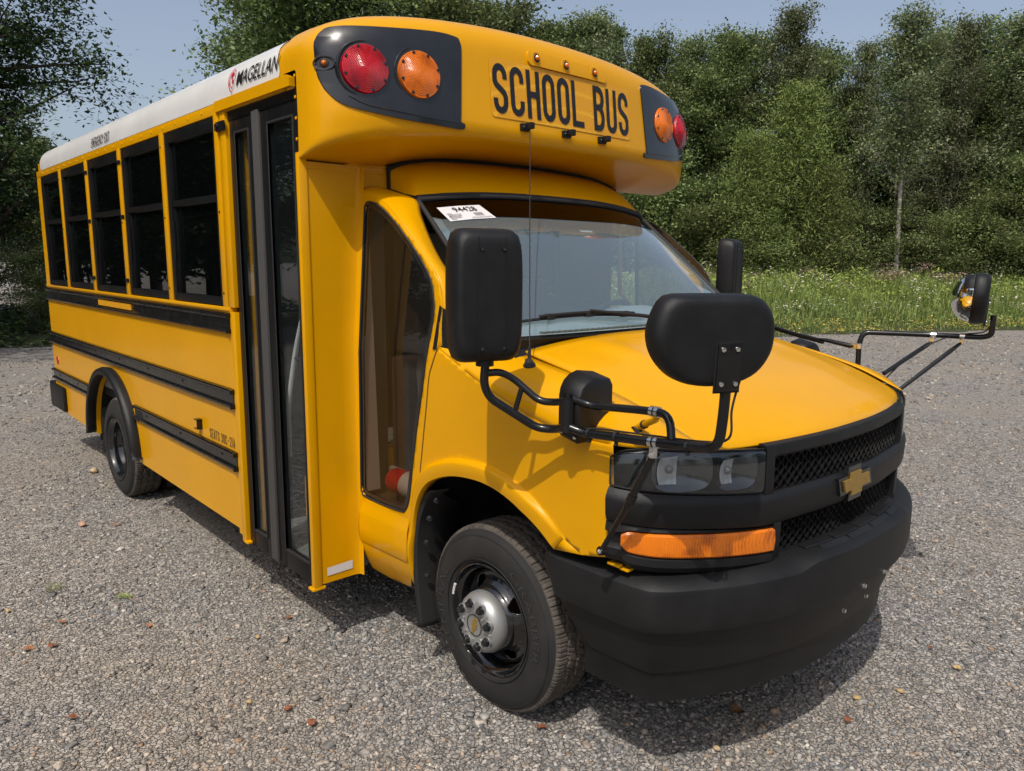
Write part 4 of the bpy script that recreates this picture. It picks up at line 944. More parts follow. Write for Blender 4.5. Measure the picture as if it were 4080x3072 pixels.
for S in (1, -1):
    f = (lambda p: p) if S > 0 else mir
    m = MB(); m.lathe([(.33, 0), (.355, .02), (.366, .05), (.366, .17), (.35, .20)], f((-2.99, .27, .362)), (0, S, 0), 64); m.lathe([(.33, 0), (.2, .02), (.2, .1)], f((-2.99, .27, .362)), (0, S, 0), 48); m.build('inner_rear_tyre', TRD, bus)
    # front wheel-well liner
    P = []
    for x, z in dens(ARCH+ARCH[::-1], .05)[:len(dens(ARCH+ARCH[::-1], .05))//2]:
        cx, cz = x-.82, z-.40; l = math.hypot(cx, cz); P.append([f((x+cx/l*.02, yy, z+cz/l*.02)) for yy in (.245, .40, .75)])
    m = MB(); m.grid(P); m.add([f(p) for p in ((.36, .75, .35), (1.3, .75, .35), (1.3, .75, 1.1), (.36, .75, 1.1))], [[0, 1, 2, 3]]); m.add([f(p) for p in ((1.25, .26, .80), (1.45, .26, .84), (1.45, .75, .84), (1.25, .75, .80))], [[0, 1, 2, 3]]); m.build('wheel_well', DRK, bus)
    # rear wheel-well
    P = []
    for a in np.linspace(-.1, math.pi+.1, 24): P.append([f((-2.99+.54*math.cos(a), yy, .37+.54*math.sin(a))) for yy in (.02, .30, .60)])
    m = MB(); m.grid(P); m.add([f(p) for p in ((-3.55, .6, .35), (-2.4, .6, .35), (-2.4, .6, .95), (-3.55, .6, .95))], [[0, 1, 2, 3]]); m.build('rear_wheel_well', DRK, bus)
    # front mud flap
    fp = [(.545, .822), (.50, .79), (.455, .715), (.425, .63), (.412, .52), (.418, .40), (.432, .30), (.446, .205)]
    rows = []
    for i, (x, z) in enumerate(catmull([(a, b, 0) for a, b in fp], 4)[:, :2]):
        e = min(1, (.83-z)/.12); rows.append([f((x-.006, .236+.004*e, z)), f((x+.012, .250, z)), f((x+.020, .30, z)), f((x+.028, .235+.22*max(.35, e), z))])
    m = MB(); m.grid(rows); mf = m.build('mud_flap', RUB, bus, ang=40, solid=.005)
    m = MB()
    for x, z in ((.512, .775), (.462, .685), (.440, .575), (.442, .430)): m.lathe([(.014, -.002), (.012, .003), (.006, .005), (.0001, .006)], f((x+.022, .272, z)), (.9, -.45*S, .1), 14)
    m.build('flap_rivet', BGL, mf)
    m = MB(); y0_, y1_ = sorted((f((0, .03, 0))[1], f((0, .50, 0))[1])); m.box((-3.50, y0_, .22), (-3.485, y1_, .62), .004); m.build('rear_mud_flap', RUB, bus)
# ================================================================ MIRRORS, ANTENNA
def slab(mb, c, ex, ey, ez, w, h, d, pw=5, r=.018, mi=0, taper=0, squash=None):
    """rounded slab: superellipse outline in ex/ey, depth along ez"""
    c, ex, ey, ez = Vector(c), Vector(ex).normalized(), Vector(ey).normalized(), Vector(ez).normalized(); rows = []
    prof = [(0, .65), (0, .97), (d*.08, 1.0), (d*.40, 1.0), (d*.62, .985), (d*.80, .955), (d*.93, .90), (d*.985, .84), (d, .76), (d+.001, .45), (d+.0015, .01)]
    for t, k in prof:
        row = []
        for a in np.linspace(0, 2*math.pi, 57)[:-1]:
            ca, sa = math.cos(a), math.sin(a); e = (abs(ca)**pw+abs(sa)**pw)**(-1/pw); u, v = e*ca*w/2*k, e*sa*h/2*k
            if squash: u, v = squash(u, v, k)
            row.append(tuple(c+ex*u+ey*v+ez*t))
        rows.append(row)
    mb.grid(rows, mi, cv=True); mb.add(rows[0], [list(range(56))]); mb.add(rows[-1], [list(range(56))]); return mb
def tallmirror(cx, cy, cz, yawdeg, S, label=None, w=.228, h=.400):
    ez = Vector((math.cos(R(yawdeg)), math.sin(R(yawdeg)), 0)); ex = Vector((0, 0, 1)).cross(ez).normalized(); ey = Vector((0, 0, 1))
    mb = MB(); slab(mb, Vector((cx, cy, cz))-ez*.05, ex, ey, ez, w, h, .095, 9, .03, squash=lambda u, v, k: (u*(1-.10*abs(v/h*2)**3), v)); ma = mb.build('rear_view_mirror', BPL, bus, ang=50, label=label)
    mb = MB(); c0 = Vector((cx, cy, cz))
    for sx in (-.045, .05):
        mb.tube([c0+ex*sx*(1-.1*abs(t)**2)+ey*(t*h*.44)+ez*(.0473-.02*max(0, abs(t)-.85)) for t in np.linspace(-1, 1, 9).tolist()], .0012, 5)
    mb.build('casing_seam', DRK, ma)
    mb = MB()
    for sx in (-.032, .038):
        for t in (.70, -.76): mb.lathe([(.0065, 0), (.006, .003), (.002, .0015), (.0001, .0015)], c0+ex*sx+ey*t*h/2+ez*.047, ez, 10)
    mb.build('screw', BGL, ma)
    mb = MB(); c = Vector((cx, cy, cz))-ez*.0515; mb.add([tuple(c+ex*a*w*.43+ey*b*h*.43) for a, b in ((-1, -1), (1, -1), (1, 1), (-1, 1))], [[0, 1, 2, 3]]); mb.build('mirror_glass', MIRG, ma)
    mb = MB(); mb.tube([c0-ey*(h/2-.012)-ez*.01, c0-ey*(h/2+.012)-ez*.01], .028, 20); mb.build('collar', BPL, ma)
    return ma
MIRG = mat('mirror_glass', (.86, .87, .88), .02, metal=1)
tallmirror(1.150, .008, 1.622, -18, 1)
tallmirror(.52, 2.37, 1.665, 14, -1, w=.20, h=.385)
def crossmirror(c, ez, w=.345, h=.230, label=None):
    c = Vector(c); ez = Vector(ez).normalized(); ex = Vector((0, 0, 1)).cross(ez).normalized(); ey = ez.cross(ex)
    OUT = smooth_closed([(-100, -97), (-60, -98), (0, -98), (60, -97), (98, -93), (125, -75), (141, -45), (145, -10), (140, 25), (120, 58), (95, 78), (60, 91), (20, 96), (-25, 95), (-65, 86), (-100, 66), (-130, 32), (-144, -5), (-143, -35), (-132, -68), (-118, -88)], 4)
    OA = np.array([math.atan2(-v/97, u/145) for u, v in OUT]); OR = np.array([math.hypot(u/145, v/97) for u, v in OUT]); o_ = np.argsort(OA); OA, OR = OA[o_], OR[o_]; OA = np.concatenate([OA-2*math.pi, OA, OA+2*math.pi]); OR = np.tile(OR, 3)
    def sq(u, v, k):
        a = math.atan2(v/h*2, u/w*2); r = math.hypot(u/w*2, v/h*2); e = (abs(math.cos(a))**2.9+abs(math.sin(a))**2.9)**(-1/2.9); rr = r/e*float(np.interp(a, OA, OR)); return rr*math.cos(a)*w/2, rr*math.sin(a)*h/2
    mb = MB(); slab(mb, c-ez*.03, ex, ey, ez, w, h, .062, 2.9, .030, squash=sq); ma = mb.build('cross_view_mirror', BPL, bus, ang=50, label=label)
    rows = []
    for k in (1, .97, .9, .78, .6, .4, .2, .02):
        row = []
        for a in np.linspace(0, 2*math.pi, 57)[:-1]:
            ca, sa = math.cos(a), math.sin(a); e = (abs(ca)**2.9+abs(sa)**2.9)**(-1/2.9); u, v = sq(e*ca*w/2*.93*k, e*sa*h/2*.93*k, k); row.append(tuple(c+ex*u+ey*v-ez*(.028+.088*math.sqrt(max(0, 1-k*k)))))
        rows.append(row)
    mb = MB(); mb.grid(rows, cv=True); mb.build('convex_glass', MIRG, ma, ang=80)
    rows = []
    for k in np.linspace(.0, 1, 8):
        row = []
        for a in np.linspace(R(25), R(155), 24):
            ca, sa = math.cos(a), math.sin(a); e = (abs(ca)**2.9+abs(sa)**2.9)**(-1/2.9); kk = .93*(1-.10*k); u, v = sq(e*ca*w/2*kk, e*sa*h/2*kk, k); row.append(tuple(c+ex*u+ey*v-ez*(.030+.092*math.sqrt(max(0, 1-(kk/.93)**2)))))
        rows.append(row)
    mb = MB(); mb.grid(rows); mb.build('tinted_visor_strip', BPL, ma, ang=80)
    pb = MB(); M_ = Matrix((( ex.x, ey.x, ez.x, 0), (ex.y, ey.y, ez.y, 0), (ex.z, ey.z, ez.z, 0), (0, 0, 0, 1)))
    pc = c+ex*.029-ey*.052; M2 = Matrix.Translation(pc)@M_
    pb.box((-.033, -.070, .028), (.033, .052, .038), .003, M=M2); pl = pb.build('mounting_plate', BMT, ma)
    pb = MB(); pb.box((-.037, -.074, .030), (.037, .056, .0335), .001, M=M2); pb.build('plate_recess', DRK, ma)
    mb = MB()
    for a, b in ((-.020, .036), (.020, .036), (-.020, -.050), (.020, -.050)): mb.lathe([(.0068, .038), (.006, .042), (.0001, .043)], pc+ex*a+ey*b, ez, 12)
    mb.build('screw', CHR, pl); return ma, ex, ey, pc
cmz = Vector((.90, -.42, -.04))
crossmirror((1.845, .150, 1.535), cmz)
crossmirror((1.780, 2.40, 1.572), (.96, .28, -.05))
# passenger mirror bracket
mb = MB(); r_ = .0125
mb.tube([(1.148, .010, 1.44), (1.15, -.001, 1.355), (1.16, .015, 1.312), (1.25, .131, 1.216), (1.30, .160, 1.216), (1.365, .150, 1.238)], .0135, 12, fillet=.05)
mb.tube([(1.150, .004, 1.388), (1.17, .050, 1.391), (1.19, .087, 1.368), (1.26, .13, 1.302), (1.31, .150, 1.303), (1.37, .150, 1.318)], .0115, 12, fillet=.035)
mb.tube([(1.215, .098, 1.342), (1.2, .083, 1.266)], .009, 10)
mb.build('mirror_arm', BMT, bus, ang=60)
mb = MB()
mb.tube([(1.37, .150, 1.236), (1.41, .171, 1.222), (1.67, .181, 1.240), (1.79, .178, 1.252), (1.865, .172, 1.262), (1.872, .175, 1.344), (1.875, .178, 1.46)], .0135, 12, fillet=.05)
mb.tube([(1.37, .160, 1.322), (1.41, .197, 1.302), (1.61, .210, 1.316), (1.69, .205, 1.318), (1.708, .193, 1.244)], .0120, 12, fillet=.05)
mb.build('mirror_arm', BMT, bus, ang=60)
mb = MB(); mb.tube([(1.66, .178, 1.222), (1.655, .178, 1.19), (1.585, .165, 1.04)], [.007, .0115, .0115], 10); mb.tube([(1.600, .168, 1.07), (1.50, .160, .885)], .0082, 10); mb.tube([(1.50, .152, .885), (1.50, .172, .880)], .014, 10); sr = mb.build('mirror_strut', BMT, bus, ang=60)
mb = MB(); mb.tube([(1.603, .168, 1.076), (1.594, .167, 1.056)], .0145, 12); mb.build('clamp', BPL, sr); mb = MB(); mb.lathe([(.007, 0), (.006, .004), (.0001, .005)], (1.50, .150, .884), (.5, -.8, .1), 10); mb.build('screw', CHR, sr)
for p, d in (((1.645, .211, 1.317), (1, 0, .02)), ((1.628, .211, 1.317), (1, 0, .02)), ((1.650, .181, 1.238), (1, 0, .05)), ((1.668, .181, 1.240), (1, 0, .05))):
    p = Vector(p); d = Vector(d).normalized(); mb = MB(); mb.tube([p-d*.006, p+d*.006], .0155, 14); mb.build('hose_clamp', CHR, bus)
mb = MB(); mb.box((1.650, .170, 1.195), (1.668, .186, 1.228), .003); cl_ = mb.build('clamp_tab', CHR, bus); mb = MB(); mb.lathe([(.009, 0), (.009, .006), (.0001, .007)], (1.66, .170, 1.205), (.4, -.9, 0), 6); mb.build('screw', CHR, cl_)
for p in ((1.43, .172, 1.224), (1.53, .176, 1.231), (1.77, .179, 1.250)): p = Vector(p); mb = MB(); mb.tube([p-Vector((.004, 0, 0)), p+Vector((.004, 0, 0))], .0155, 10); mb.box(p+Vector((-.004, -.006, -.026)), p+Vector((.004, .004, -.012)), .001); mb.build('cable_tie', RUB, bus)
mb = MB(); mb.tube([(1.868, .178, 1.405), (1.876, .178, 1.405)], .018, 10); mb.build('cable_tie', RUB, bus)
mb = MB(); mb.tube(catmull([(1.868, .235, 1.462), (1.885, .225, 1.445), (1.890, .200, 1.410), (1.888, .186, 1.36), (1.885, .184, 1.29), (1.80, .190, 1.266), (1.60, .192, 1.250), (1.42, .182, 1.236), (1.33, .170, 1.205)], 6), .0032, 6); mb.build('mirror_cable', RUB, bus)
# stub bracket behind the upper bar
mb = MB(); mb.tube([(1.500, .300, 1.232), (1.520, .300, 1.245), (1.61, .250, 1.285), (1.635, .225, 1.305)], .010, 10); sb_ = mb.build('mirror_stay', YEL, bus); mb = MB(); mb.tube([(1.50, .290, 1.224), (1.508, .310, 1.228)], .016, 10); mb.tube([(1.538, .290, 1.252), (1.546, .286, 1.256)], .0135, 10); mb.build('clamp', RUB, sb_)
# mirror base block on the fender
def block(f, S):
    prof = [(.232, 1.200), (.172, 1.200), (.165, 1.21), (.165, 1.325), (.171, 1.350), (.185, 1.372), (.208, 1.388), (.240, 1.396), (.315, 1.386), (.325, 1.370), (.325, 1.30), (.29, 1.255), (.25, 1.22)]
    A_ = (1.335, 1.350, 1.425, 1.440); rows = []
    for x, k in ((1.306, .95), (1.311, 1), (1.382, 1), (1.389, .95)):
        cy = sum(p[0] for p in prof)/len(prof); cz = sum(p[1] for p in prof)/len(prof); rows.append([f((x, cy+(y-cy)*k, cz+(z-cz)*k-(x-1.306)*.22)) for y, z in prof])
    mb = MB(); mb.grid(rows, cv=True)
    for r in (rows[0], rows[-1]): mb.add(r, [list(range(len(prof)))])
    b = mb.build('mirror_base', BPL, bus, ang=55)
    mb = MB(); mb.tube([f((1.360, .150, 1.222)), f((1.360, .150, 1.322))], .020, 20); mb.build('hinge_post', BPL, b)
    mb = MB(); mb.tube([f((1.360, .150, 1.326)), f((1.360, .150, 1.338))], .012, 6); mb.tube([f((1.360, .150, 1.322)), f((1.360, .150, 1.327))], .018, 16); mb.build('hinge_bolt', BMT, b)
    mb = MB()
    for x, z in ((1.322, 1.212), (1.378, 1.203)): mb.lathe([(.006, 0), (.005, .003), (.0001, .004)], f((x, .164, z)), (0, -S, 0), 10)
    mb.build('screw', CHR, b)
block(lambda p: p, 1)
block(lambda p: (p[0]-.215, 2*C0-p[1]-.03, p[2]-.035), -1)
# driver mirror bracket
mb = MB(); mb.tube([(1.338, 2.22, 1.20), (1.335, 2.22, 1.345), (1.345, 2.235, 1.398), (1.495, 2.32, 1.397), (1.606, 2.38, 1.396), (1.80, 2.42, 1.398), (1.836, 2.42, 1.41), (1.836, 2.42, 1.50)], .0125, 12, fillet=.045); mb.tube([(1.14, 2.20, 1.20), (1.338, 2.22, 1.215)], .0125, 10); mb.build('mirror_arm', BMT, bus, ang=60)
mb = MB(); mb.tube([(1.15, 2.19, 1.352), (1.19, 2.19, 1.349), (1.297, 2.21, 1.33), (1.33, 2.22, 1.33)], [.006, .010, .012, .010], 10); mb.tube([(1.165, 2.20, 1.34), (.98, 2.26, 1.36), (.60, 2.36, 1.42), (.53, 2.37, 1.48)], .0125, 10, fillet=.05); mb.build('mirror_arm', BMT, bus, ang=60)
mb = MB(); mb.tube([(1.608, 2.37, 1.365), (1.595, 2.34, 1.348), (1.50, 2.12, 1.225)], [.006, .011, .010], 10); mb.build('mirror_strut', BMT, bus); mb = MB(); mb.tube([(1.725, 2.4, 1.37), (1.70, 2.355, 1.335), (1.548, 2.10, 1.128)], [.006, .0105, .009], 10); mb.build('mirror_strut', BMT, bus)
for q0, q1, b0, b1 in (((1.598, 2.375, 1.396), (1.618, 2.383, 1.396), (1.598, 2.364, 1.355), (1.618, 2.372, 1.392)), ((1.715, 2.401, 1.397), (1.735, 2.405, 1.397), (1.715, 2.392, 1.358), (1.735, 2.402, 1.392)), ((1.335, 2.22, 1.32), (1.335, 2.22, 1.343), (1.300, 2.205, 1.318), (1.350, 2.213, 1.345))):
    mb = MB(); mb.tube([q0, q1], .016, 12); mb.box(b0, b1, .002); mb.build('hose_clamp', CHR, bus)
mb = MB(); mb.tube(catmull([(1.835, 2.41, 1.47), (1.81, 2.41, 1.425), (1.74, 2.40, 1.41), (1.68, 2.385, 1.395), (1.61, 2.34, 1.355), (1.55, 2.24, 1.29), (1.50, 2.12, 1.19)], 6), .0032, 6); mb.build('mirror_cable', RUB, bus)
# whip antenna
mb = MB(); mb.lathe([(.024, -.012), (.022, .002), (.014, .012), (.011, .022), (.0001, .024)], (.975, .357, 1.365), (-.1, -.15, 1), 20); ab = mb.build('antenna_base', RUB, bus)
mb = MB(); mb.tube([(.974, .358, 1.385), (.971, .362, 1.43)], .0058, 8); pa, pb_ = Vector((.971, .362, 1.43)), Vector((.372, .922, 2.315))
mb.tube([pa.lerp(pb_, t)+Vector((.0008*math.sin(t*180), .0008*math.cos(t*180), 0)) for t in np.linspace(0, 1, 260).tolist()], .0022, 5); mb.build('antenna_whip', RUB, ab)
# ================================================================ STICKER, INTERIOR
def wq(px, pz):  # point on windshield from (fraction t , fraction s)
    return wsp(px, pz, .0045)
t0, t1, s0, s1 = .040, .178, .80, .92
mb = MB(); mb.add([wq(t0+.012, s0), wq((t0+t1)/2+.01, s0), wq(t1+.02, s0), wq(t1, s1), wq((t0+t1)/2, s1), wq(t0, s1)], [[0, 1, 4, 5], [1, 2, 3, 4]]); st_ = mb.build('price_sticker', WHL, ws)
mb = MB()
def stp(u, v): uu = t0+.012*(1-v)+(t1-t0)*u+.008*u*(1-v); return wsp(uu, s0+(s1-s0)*v, .0065)
wd = text_mesh('94428', lambda u, v: (u, v, 0), 1, 1, 0, 0, MB())
text_mesh('94428', lambda u, v: stp(.27+u/wd*.52, .56+v*.46), 1, 1, 0, .004, mb)
for i, s_ in enumerate(('2025', 'CHEVROLET', 'MAGELLAN', 'School Bus', 'New')): text_mesh(s_, lambda u, v, i=i: stp(.06+u*.052, .43-i*.095+v*.115), 1, 1, 0, .004, mb)
text_mesh('1HA6GUB72RN016731', lambda u, v: stp(.48+u*.047, .06+v*.10), 1, 1, 0, .004, mb)
for k in range(12):
    a = .62+k*.0165; b = a+(.009 if k % 3 else .004); mb.add([stp(a, .22), stp(b, .22), stp(b, .44), stp(a, .44)], [[0, 1, 2, 3]])
mb.build('sticker_print', LET, st_, ang=0, merge=False)
mb = MB(); mb.add([wsp(.49, .70, -.004), wsp(.545, .70, -.004), wsp(.545, .715, -.004), wsp(.49, .715, -.004)], [[0, 1, 2, 3]]); mb.build('inspection_label', WHL, ws)
# dashboard
mb = MB(); rows = []
for y in np.linspace(.36, 2*C0-.36, 30):
    v = abs(y-C0)/.82; b = .025*math.exp(-((y-1.62)/.22)**2); sc_ = -.030*math.exp(-((y-.75)/.16)**4)
    rows.append([(.86-.06*v*v, y, 1.432), (.74, y, 1.440+.3*sc_), (.60, y, 1.452+b+sc_), (.46, y, 1.462+b*1.8+sc_), (.36, y, 1.455+b*1.8), (.30, y, 1.40+b), (.28, y, 1.25), (.32, y, .95)])
mb.grid(rows); mb.build('dashboard', DASH, bus, ang=50)
mb = MB(); cc = Vector((.14, 1.66, 1.40)); ax_ = Vector((-.60, 0, .80)).normalized(); e1 = Vector((0, 1, 0)); e2 = ax_.cross(e1)
mb.tube([cc+(e1*math.cos(a)+e2*math.sin(a))*.19 for a in np.linspace(0, 2*math.pi, 41).tolist()], .014, 8, caps=False); mb.tube([cc-e1*.18, cc+e1*.18], .014, 8); mb.tube([cc, cc-ax_*.30], .03, 10); mb.lathe([(.06, -.02), (.055, .01), (.0001, .02)], cc, ax_, 20); mb.build('steering_wheel', RUB, bus)
mb = MB(); mb.box((.10, 1.10, 1.80), (.13, 1.34, 1.87), .015); mb.tube([(.13, 1.22, 1.84), (.20, 1.22, 1.92)], .008, 8); mb.build('inside_mirror', BPL, bus)
mb = MB(); mb.box((-.55, 1.42, .76), (-.05, 1.92, 1.05), .05); mb.box((-.62, 1.42, 1.0), (-.48, 1.92, 1.62), .05); mb.box((-.60, 1.54, 1.62), (-.50, 1.80, 1.80), .03); mb.build('driver_seat', SEAT, bus)
mb = MB(); mb.box((-.95, .12, .76), (-.90, .95, 1.45), .02); mb.build('modesty_panel', BRN, bus)
for i in range(5):
    for yy in (.10, 1.50):
        mb = MB(); x = -4.35+i*.68; mb.box((x, yy, 1.0), (x+.42, yy+.72, 1.16), .04); mb.box((x-.06, yy, 1.05), (x+.06, yy+.72, 1.72), .04); mb.tube([(x+.2, yy+.1, .76), (x+.2, yy+.1, 1.0)], .02, 8); mb.tube([(x+.2, yy+.62, .76), (x+.2, yy+.62, 1.0)], .02, 8); mb.build('passenger_seat', SEAT, bus)
mb = MB(); mb.box((-4.80, .03, 2.395), (-.1, 2*C0-.03, 2.405)); mb.build('headliner', GREY, bus); mb = MB(); mb.box((-4.80, .036, .77), (-.80, .046, 1.47)); mb.box((-4.80, 2*C0-.046, .77), (-.36, 2*C0-.036, 1.47)); mb.build('inner_wall_lining', GREY, bus)
# entry well: floor, steps, bulkhead, grab rail, yellow posts
mb = MB(); mb.box((-.74, .08, .33), (-.02, .35, .36)); mb.box((-.74, .37, .54), (-.02, .62, .57)); mb.box((-.74, .63, .74), (-.02, .90, .77)); mb.build('entry_step', GREY, bus); mb = MB(); mb.box((-.74, .34, .33), (-.02, .37, .58)); mb.box((-.74, .60, .54), (-.02, .63, .78)); mb.build('step_riser', YEL, bus); mb = MB(); mb.box((-.20, .16, .50), (-.03, .30, .56), .006); mb.build('pale_step_block', WHL, bus)  # last box is a plain pale block over the lowest step
mb = MB(); mb.tube([(-.13, .075, 1.56), (-.168, .075, 1.475), (-.255, .075, 1.305), (-.345, .075, 1.045), (-.40, .10, .80)], .012, 10, fillet=.08); gb = mb.build('grab_rail', WHT, bus); mb = MB(); mb.tube([(-.26, .075, 1.29), (-.03, .075, 1.29)], .008, 8); mb.build('rail_bracket', RUB, gb)
mb = MB(); mb.box((-.775, .06, .36), (-.755, .15, 2.38), .004); mb.box((-.70, .06, .36), (-.66, .09, 2.36), .004); mb.build('inner_door_post', YEL, bus); mb = MB(); mb.box((-.02, .06, .36), (-.008, .40, 2.10), .004); mb.build('door_well_wall', GREY, bus)
mb = MB(); mb.box((-.015, .30, .62), (.36, .75, .67), .006); mb.box((.05, .62, .67), (.35, .66, 1.35), .01); mb.build('cab_floor', BRN, bus)
mb = MB(); mb.prism([(.70, .245), (.70, .32), (1.93, .29), (1.93, .285), (1.35, .25)], .014, lambda u, v, w_: (.028+w_, v, u)); mb.build('inner_pillar_cover', WHL, bus)
mb = MB(); mb.box((.02, .40, .72), (.16, .80, 1.30), .02); mb.box((-.10, .50, 1.30), (.10, .9, 1.85), .02); mb.build('cab_console', BRN, bus)
mb = MB(); mb.box((.02, .38, .74), (.42, .44, .79), .008); mb.build('light_grey_duct', DASH, bus)
root = empty('red_can', (.25, .31, .705), 'red can with a white label lying on the cab floor behind the side glass', 'can'); 
mb = MB(); mb.lathe([(.0001, -.11), (.050, -.11), (.055, -.10), (.055, .10), (.050, .11), (.0001, .11)], (.25, .335, .762), (1, .05, 0), 32); mb.build('body', ORNG, root)
mb = MB(); mb.lathe([(.0556, -.01), (.0556, .09)], (.25, .335, .762), (1, .05, 0), 32); lb_ = mb.build('label', WHL, root)
mb = MB()
for k in range(6): a = .015+k*.012; mb.lathe([(.0562, a), (.0562, a+.005)], (.25, .335, .762), (1, .05, 0), 8, a0=2.2, a1=3.0)
mb.build('label_print', LET, lb_)
mb = MB(); mb.box((-.10, .44, 2.02), (.02, 1.92, 2.05)); mb.box((.0, .50, 1.985), (.20, 1.86, 1.99)); mb.build('cab_headliner', GREY, bus)
# dark lining of the driver's side inside the cab
mb = MB(); mb.box((-.80, 1.95, .76), (.02, 1.97, 1.45)); mb.box((-.02, 2.10, .36), (.60, 2.11, 1.38)); mb.box((.3, .78, .97), (.86, 1.58, 1.0)); mb.build('cab_lining', GREY, bus)
# ================================================================ SETTING
rng = np.random.default_rng(7)
def islandmat(name, cols, rough=.6, trans=0.0, spec=.3, nscale=0, bump=0):
    """random colour per leaf / stone; cols = list of (pos, rgb)"""
    m = bpy.data.materials.new(name); m.use_nodes = True; n = m.node_tree; b = n.nodes['Principled BSDF']; MATS[name] = m
    g = n.nodes.new('ShaderNodeNewGeometry'); cr = n.nodes.new('ShaderNodeValToRGB'); e = cr.color_ramp.elements
    while len(e) < len(cols): e.new(.5)
    for k, (p, c) in enumerate(cols): e[k].position = p; e[k].color = (*c, 1)
    n.links.new(g.outputs['Random Per Island'], cr.inputs[0]); out = cr.outputs[0]
    if nscale:
        tc = n.nodes.new('ShaderNodeTexCoord'); nz = n.nodes.new('ShaderNodeTexNoise'); nz.inputs['Scale'].default_value = nscale; nz.inputs['Detail'].default_value = 3
        mr = n.nodes.new('ShaderNodeMapRange'); mr.inputs['From Min'].default_value = .35; mr.inputs['From Max'].default_value = .65; mr.inputs['To Min'].default_value = .70; mr.inputs['To Max'].default_value = 1.25
        n.links.new(tc.outputs['Object'], nz.inputs['Vector']); n.links.new(nz.outputs[0], mr.inputs['Value'])
        vm = n.nodes.new('ShaderNodeVectorMath'); vm.operation = 'SCALE'; n.links.new(out, vm.inputs[0]); n.links.new(mr.outputs[0], vm.inputs['Scale']); out = vm.outputs[0]
        n2 = n.nodes.new('ShaderNodeTexNoise'); n2.inputs['Scale'].default_value = .75; n2.inputs['Detail'].default_value = 5; n2.inputs['Roughness'].default_value = .6; n.links.new(tc.outputs['Object'], n2.inputs['Vector']); c2 = n.nodes.new('ShaderNodeValToRGB'); c2.color_ramp.elements[0].position = .40; c2.color_ramp.elements[0].color = (.90, .92, .95, 1); c2.color_ramp.elements[1].position = .60; c2.color_ramp.elements[1].color = (.99, .92, .83, 1); n.links.new(n2.outputs[0], c2.inputs[0]); v2 = n.nodes.new('ShaderNodeVectorMath'); v2.operation = 'MULTIPLY'; n.links.new(out, v2.inputs[0]); n.links.new(c2.outputs[0], v2.inputs[1]); v3 = n.nodes.new('ShaderNodeVectorMath'); v3.operation = 'SCALE'; v3.inputs['Scale'].default_value = 1.16; n.links.new(v2.outputs[0], v3.inputs[0]); out = v3.outputs[0]
    if trans:
        oi = n.nodes.new('ShaderNodeObjectInfo'); om = n.nodes.new('ShaderNodeMapRange'); om.inputs['To Min'].default_value = 1.05; om.inputs['To Max'].default_value = 1.85; n.links.new(oi.outputs['Random'], om.inputs['Value']); hv = n.nodes.new('ShaderNodeHueSaturation'); hm = n.nodes.new('ShaderNodeMapRange'); hm.inputs['To Min'].default_value = .485; hm.inputs['To Max'].default_value = .508; n.links.new(oi.outputs['Random'], hm.inputs['Value']); n.links.new(hm.outputs[0], hv.inputs['Hue']); n.links.new(om.outputs[0], hv.inputs['Value']); hv.inputs['Saturation'].default_value = .88; n.links.new(out, hv.inputs['Color']); out = hv.outputs[0]
    n.links.new(out, b.inputs['Base Color']); b.inputs['Roughness'].default_value = rough; b.inputs['Specular IOR Level'].default_value = spec
    if trans:
        tl = n.nodes.new('ShaderNodeBsdfTranslucent'); mx = n.nodes.new('ShaderNodeMixShader'); mx.inputs[0].default_value = trans
        n.links.new(out, tl.inputs[0]); o = n.nodes['Material Output']; n.links.new(b.outputs[0], mx.inputs[1]); n.links.new(tl.outputs[0], mx.inputs[2]); n.links.new(mx.outputs[0], o.inputs[0])
    return m
def npmesh(name, V, K, mats, mi=None, smooth=False):
    """V: (n,K,3) separate K-gons"""
    n = len(V); me = bpy.data.meshes.new(name); me.vertices.add(n*K); me.vertices.foreach_set('co', np.ascontiguousarray(V, dtype=np.float32).ravel())
    me.loops.add(n*K); me.loops.foreach_set('vertex_index', np.arange(n*K, dtype=np.int32)); me.polygons.add(n); me.polygons.foreach_set('loop_start', np.arange(0, n*K, K, dtype=np.int32)); me.polygons.foreach_set('loop_total', np.full(n, K, dtype=np.int32))
    for m_ in (mats if isinstance(mats, (list, tuple)) else [mats]): me.materials.append(m_)
    if mi is not None: me.polygons.foreach_set('material_index', mi)
    me.update(calc_edges=True); return me
def link(name, me, loc=(0, 0, 0), parent=None):
    o = bpy.data.objects.new(name, me); sc.collection.objects.link(o); o.location = loc; o.parent = parent; return o
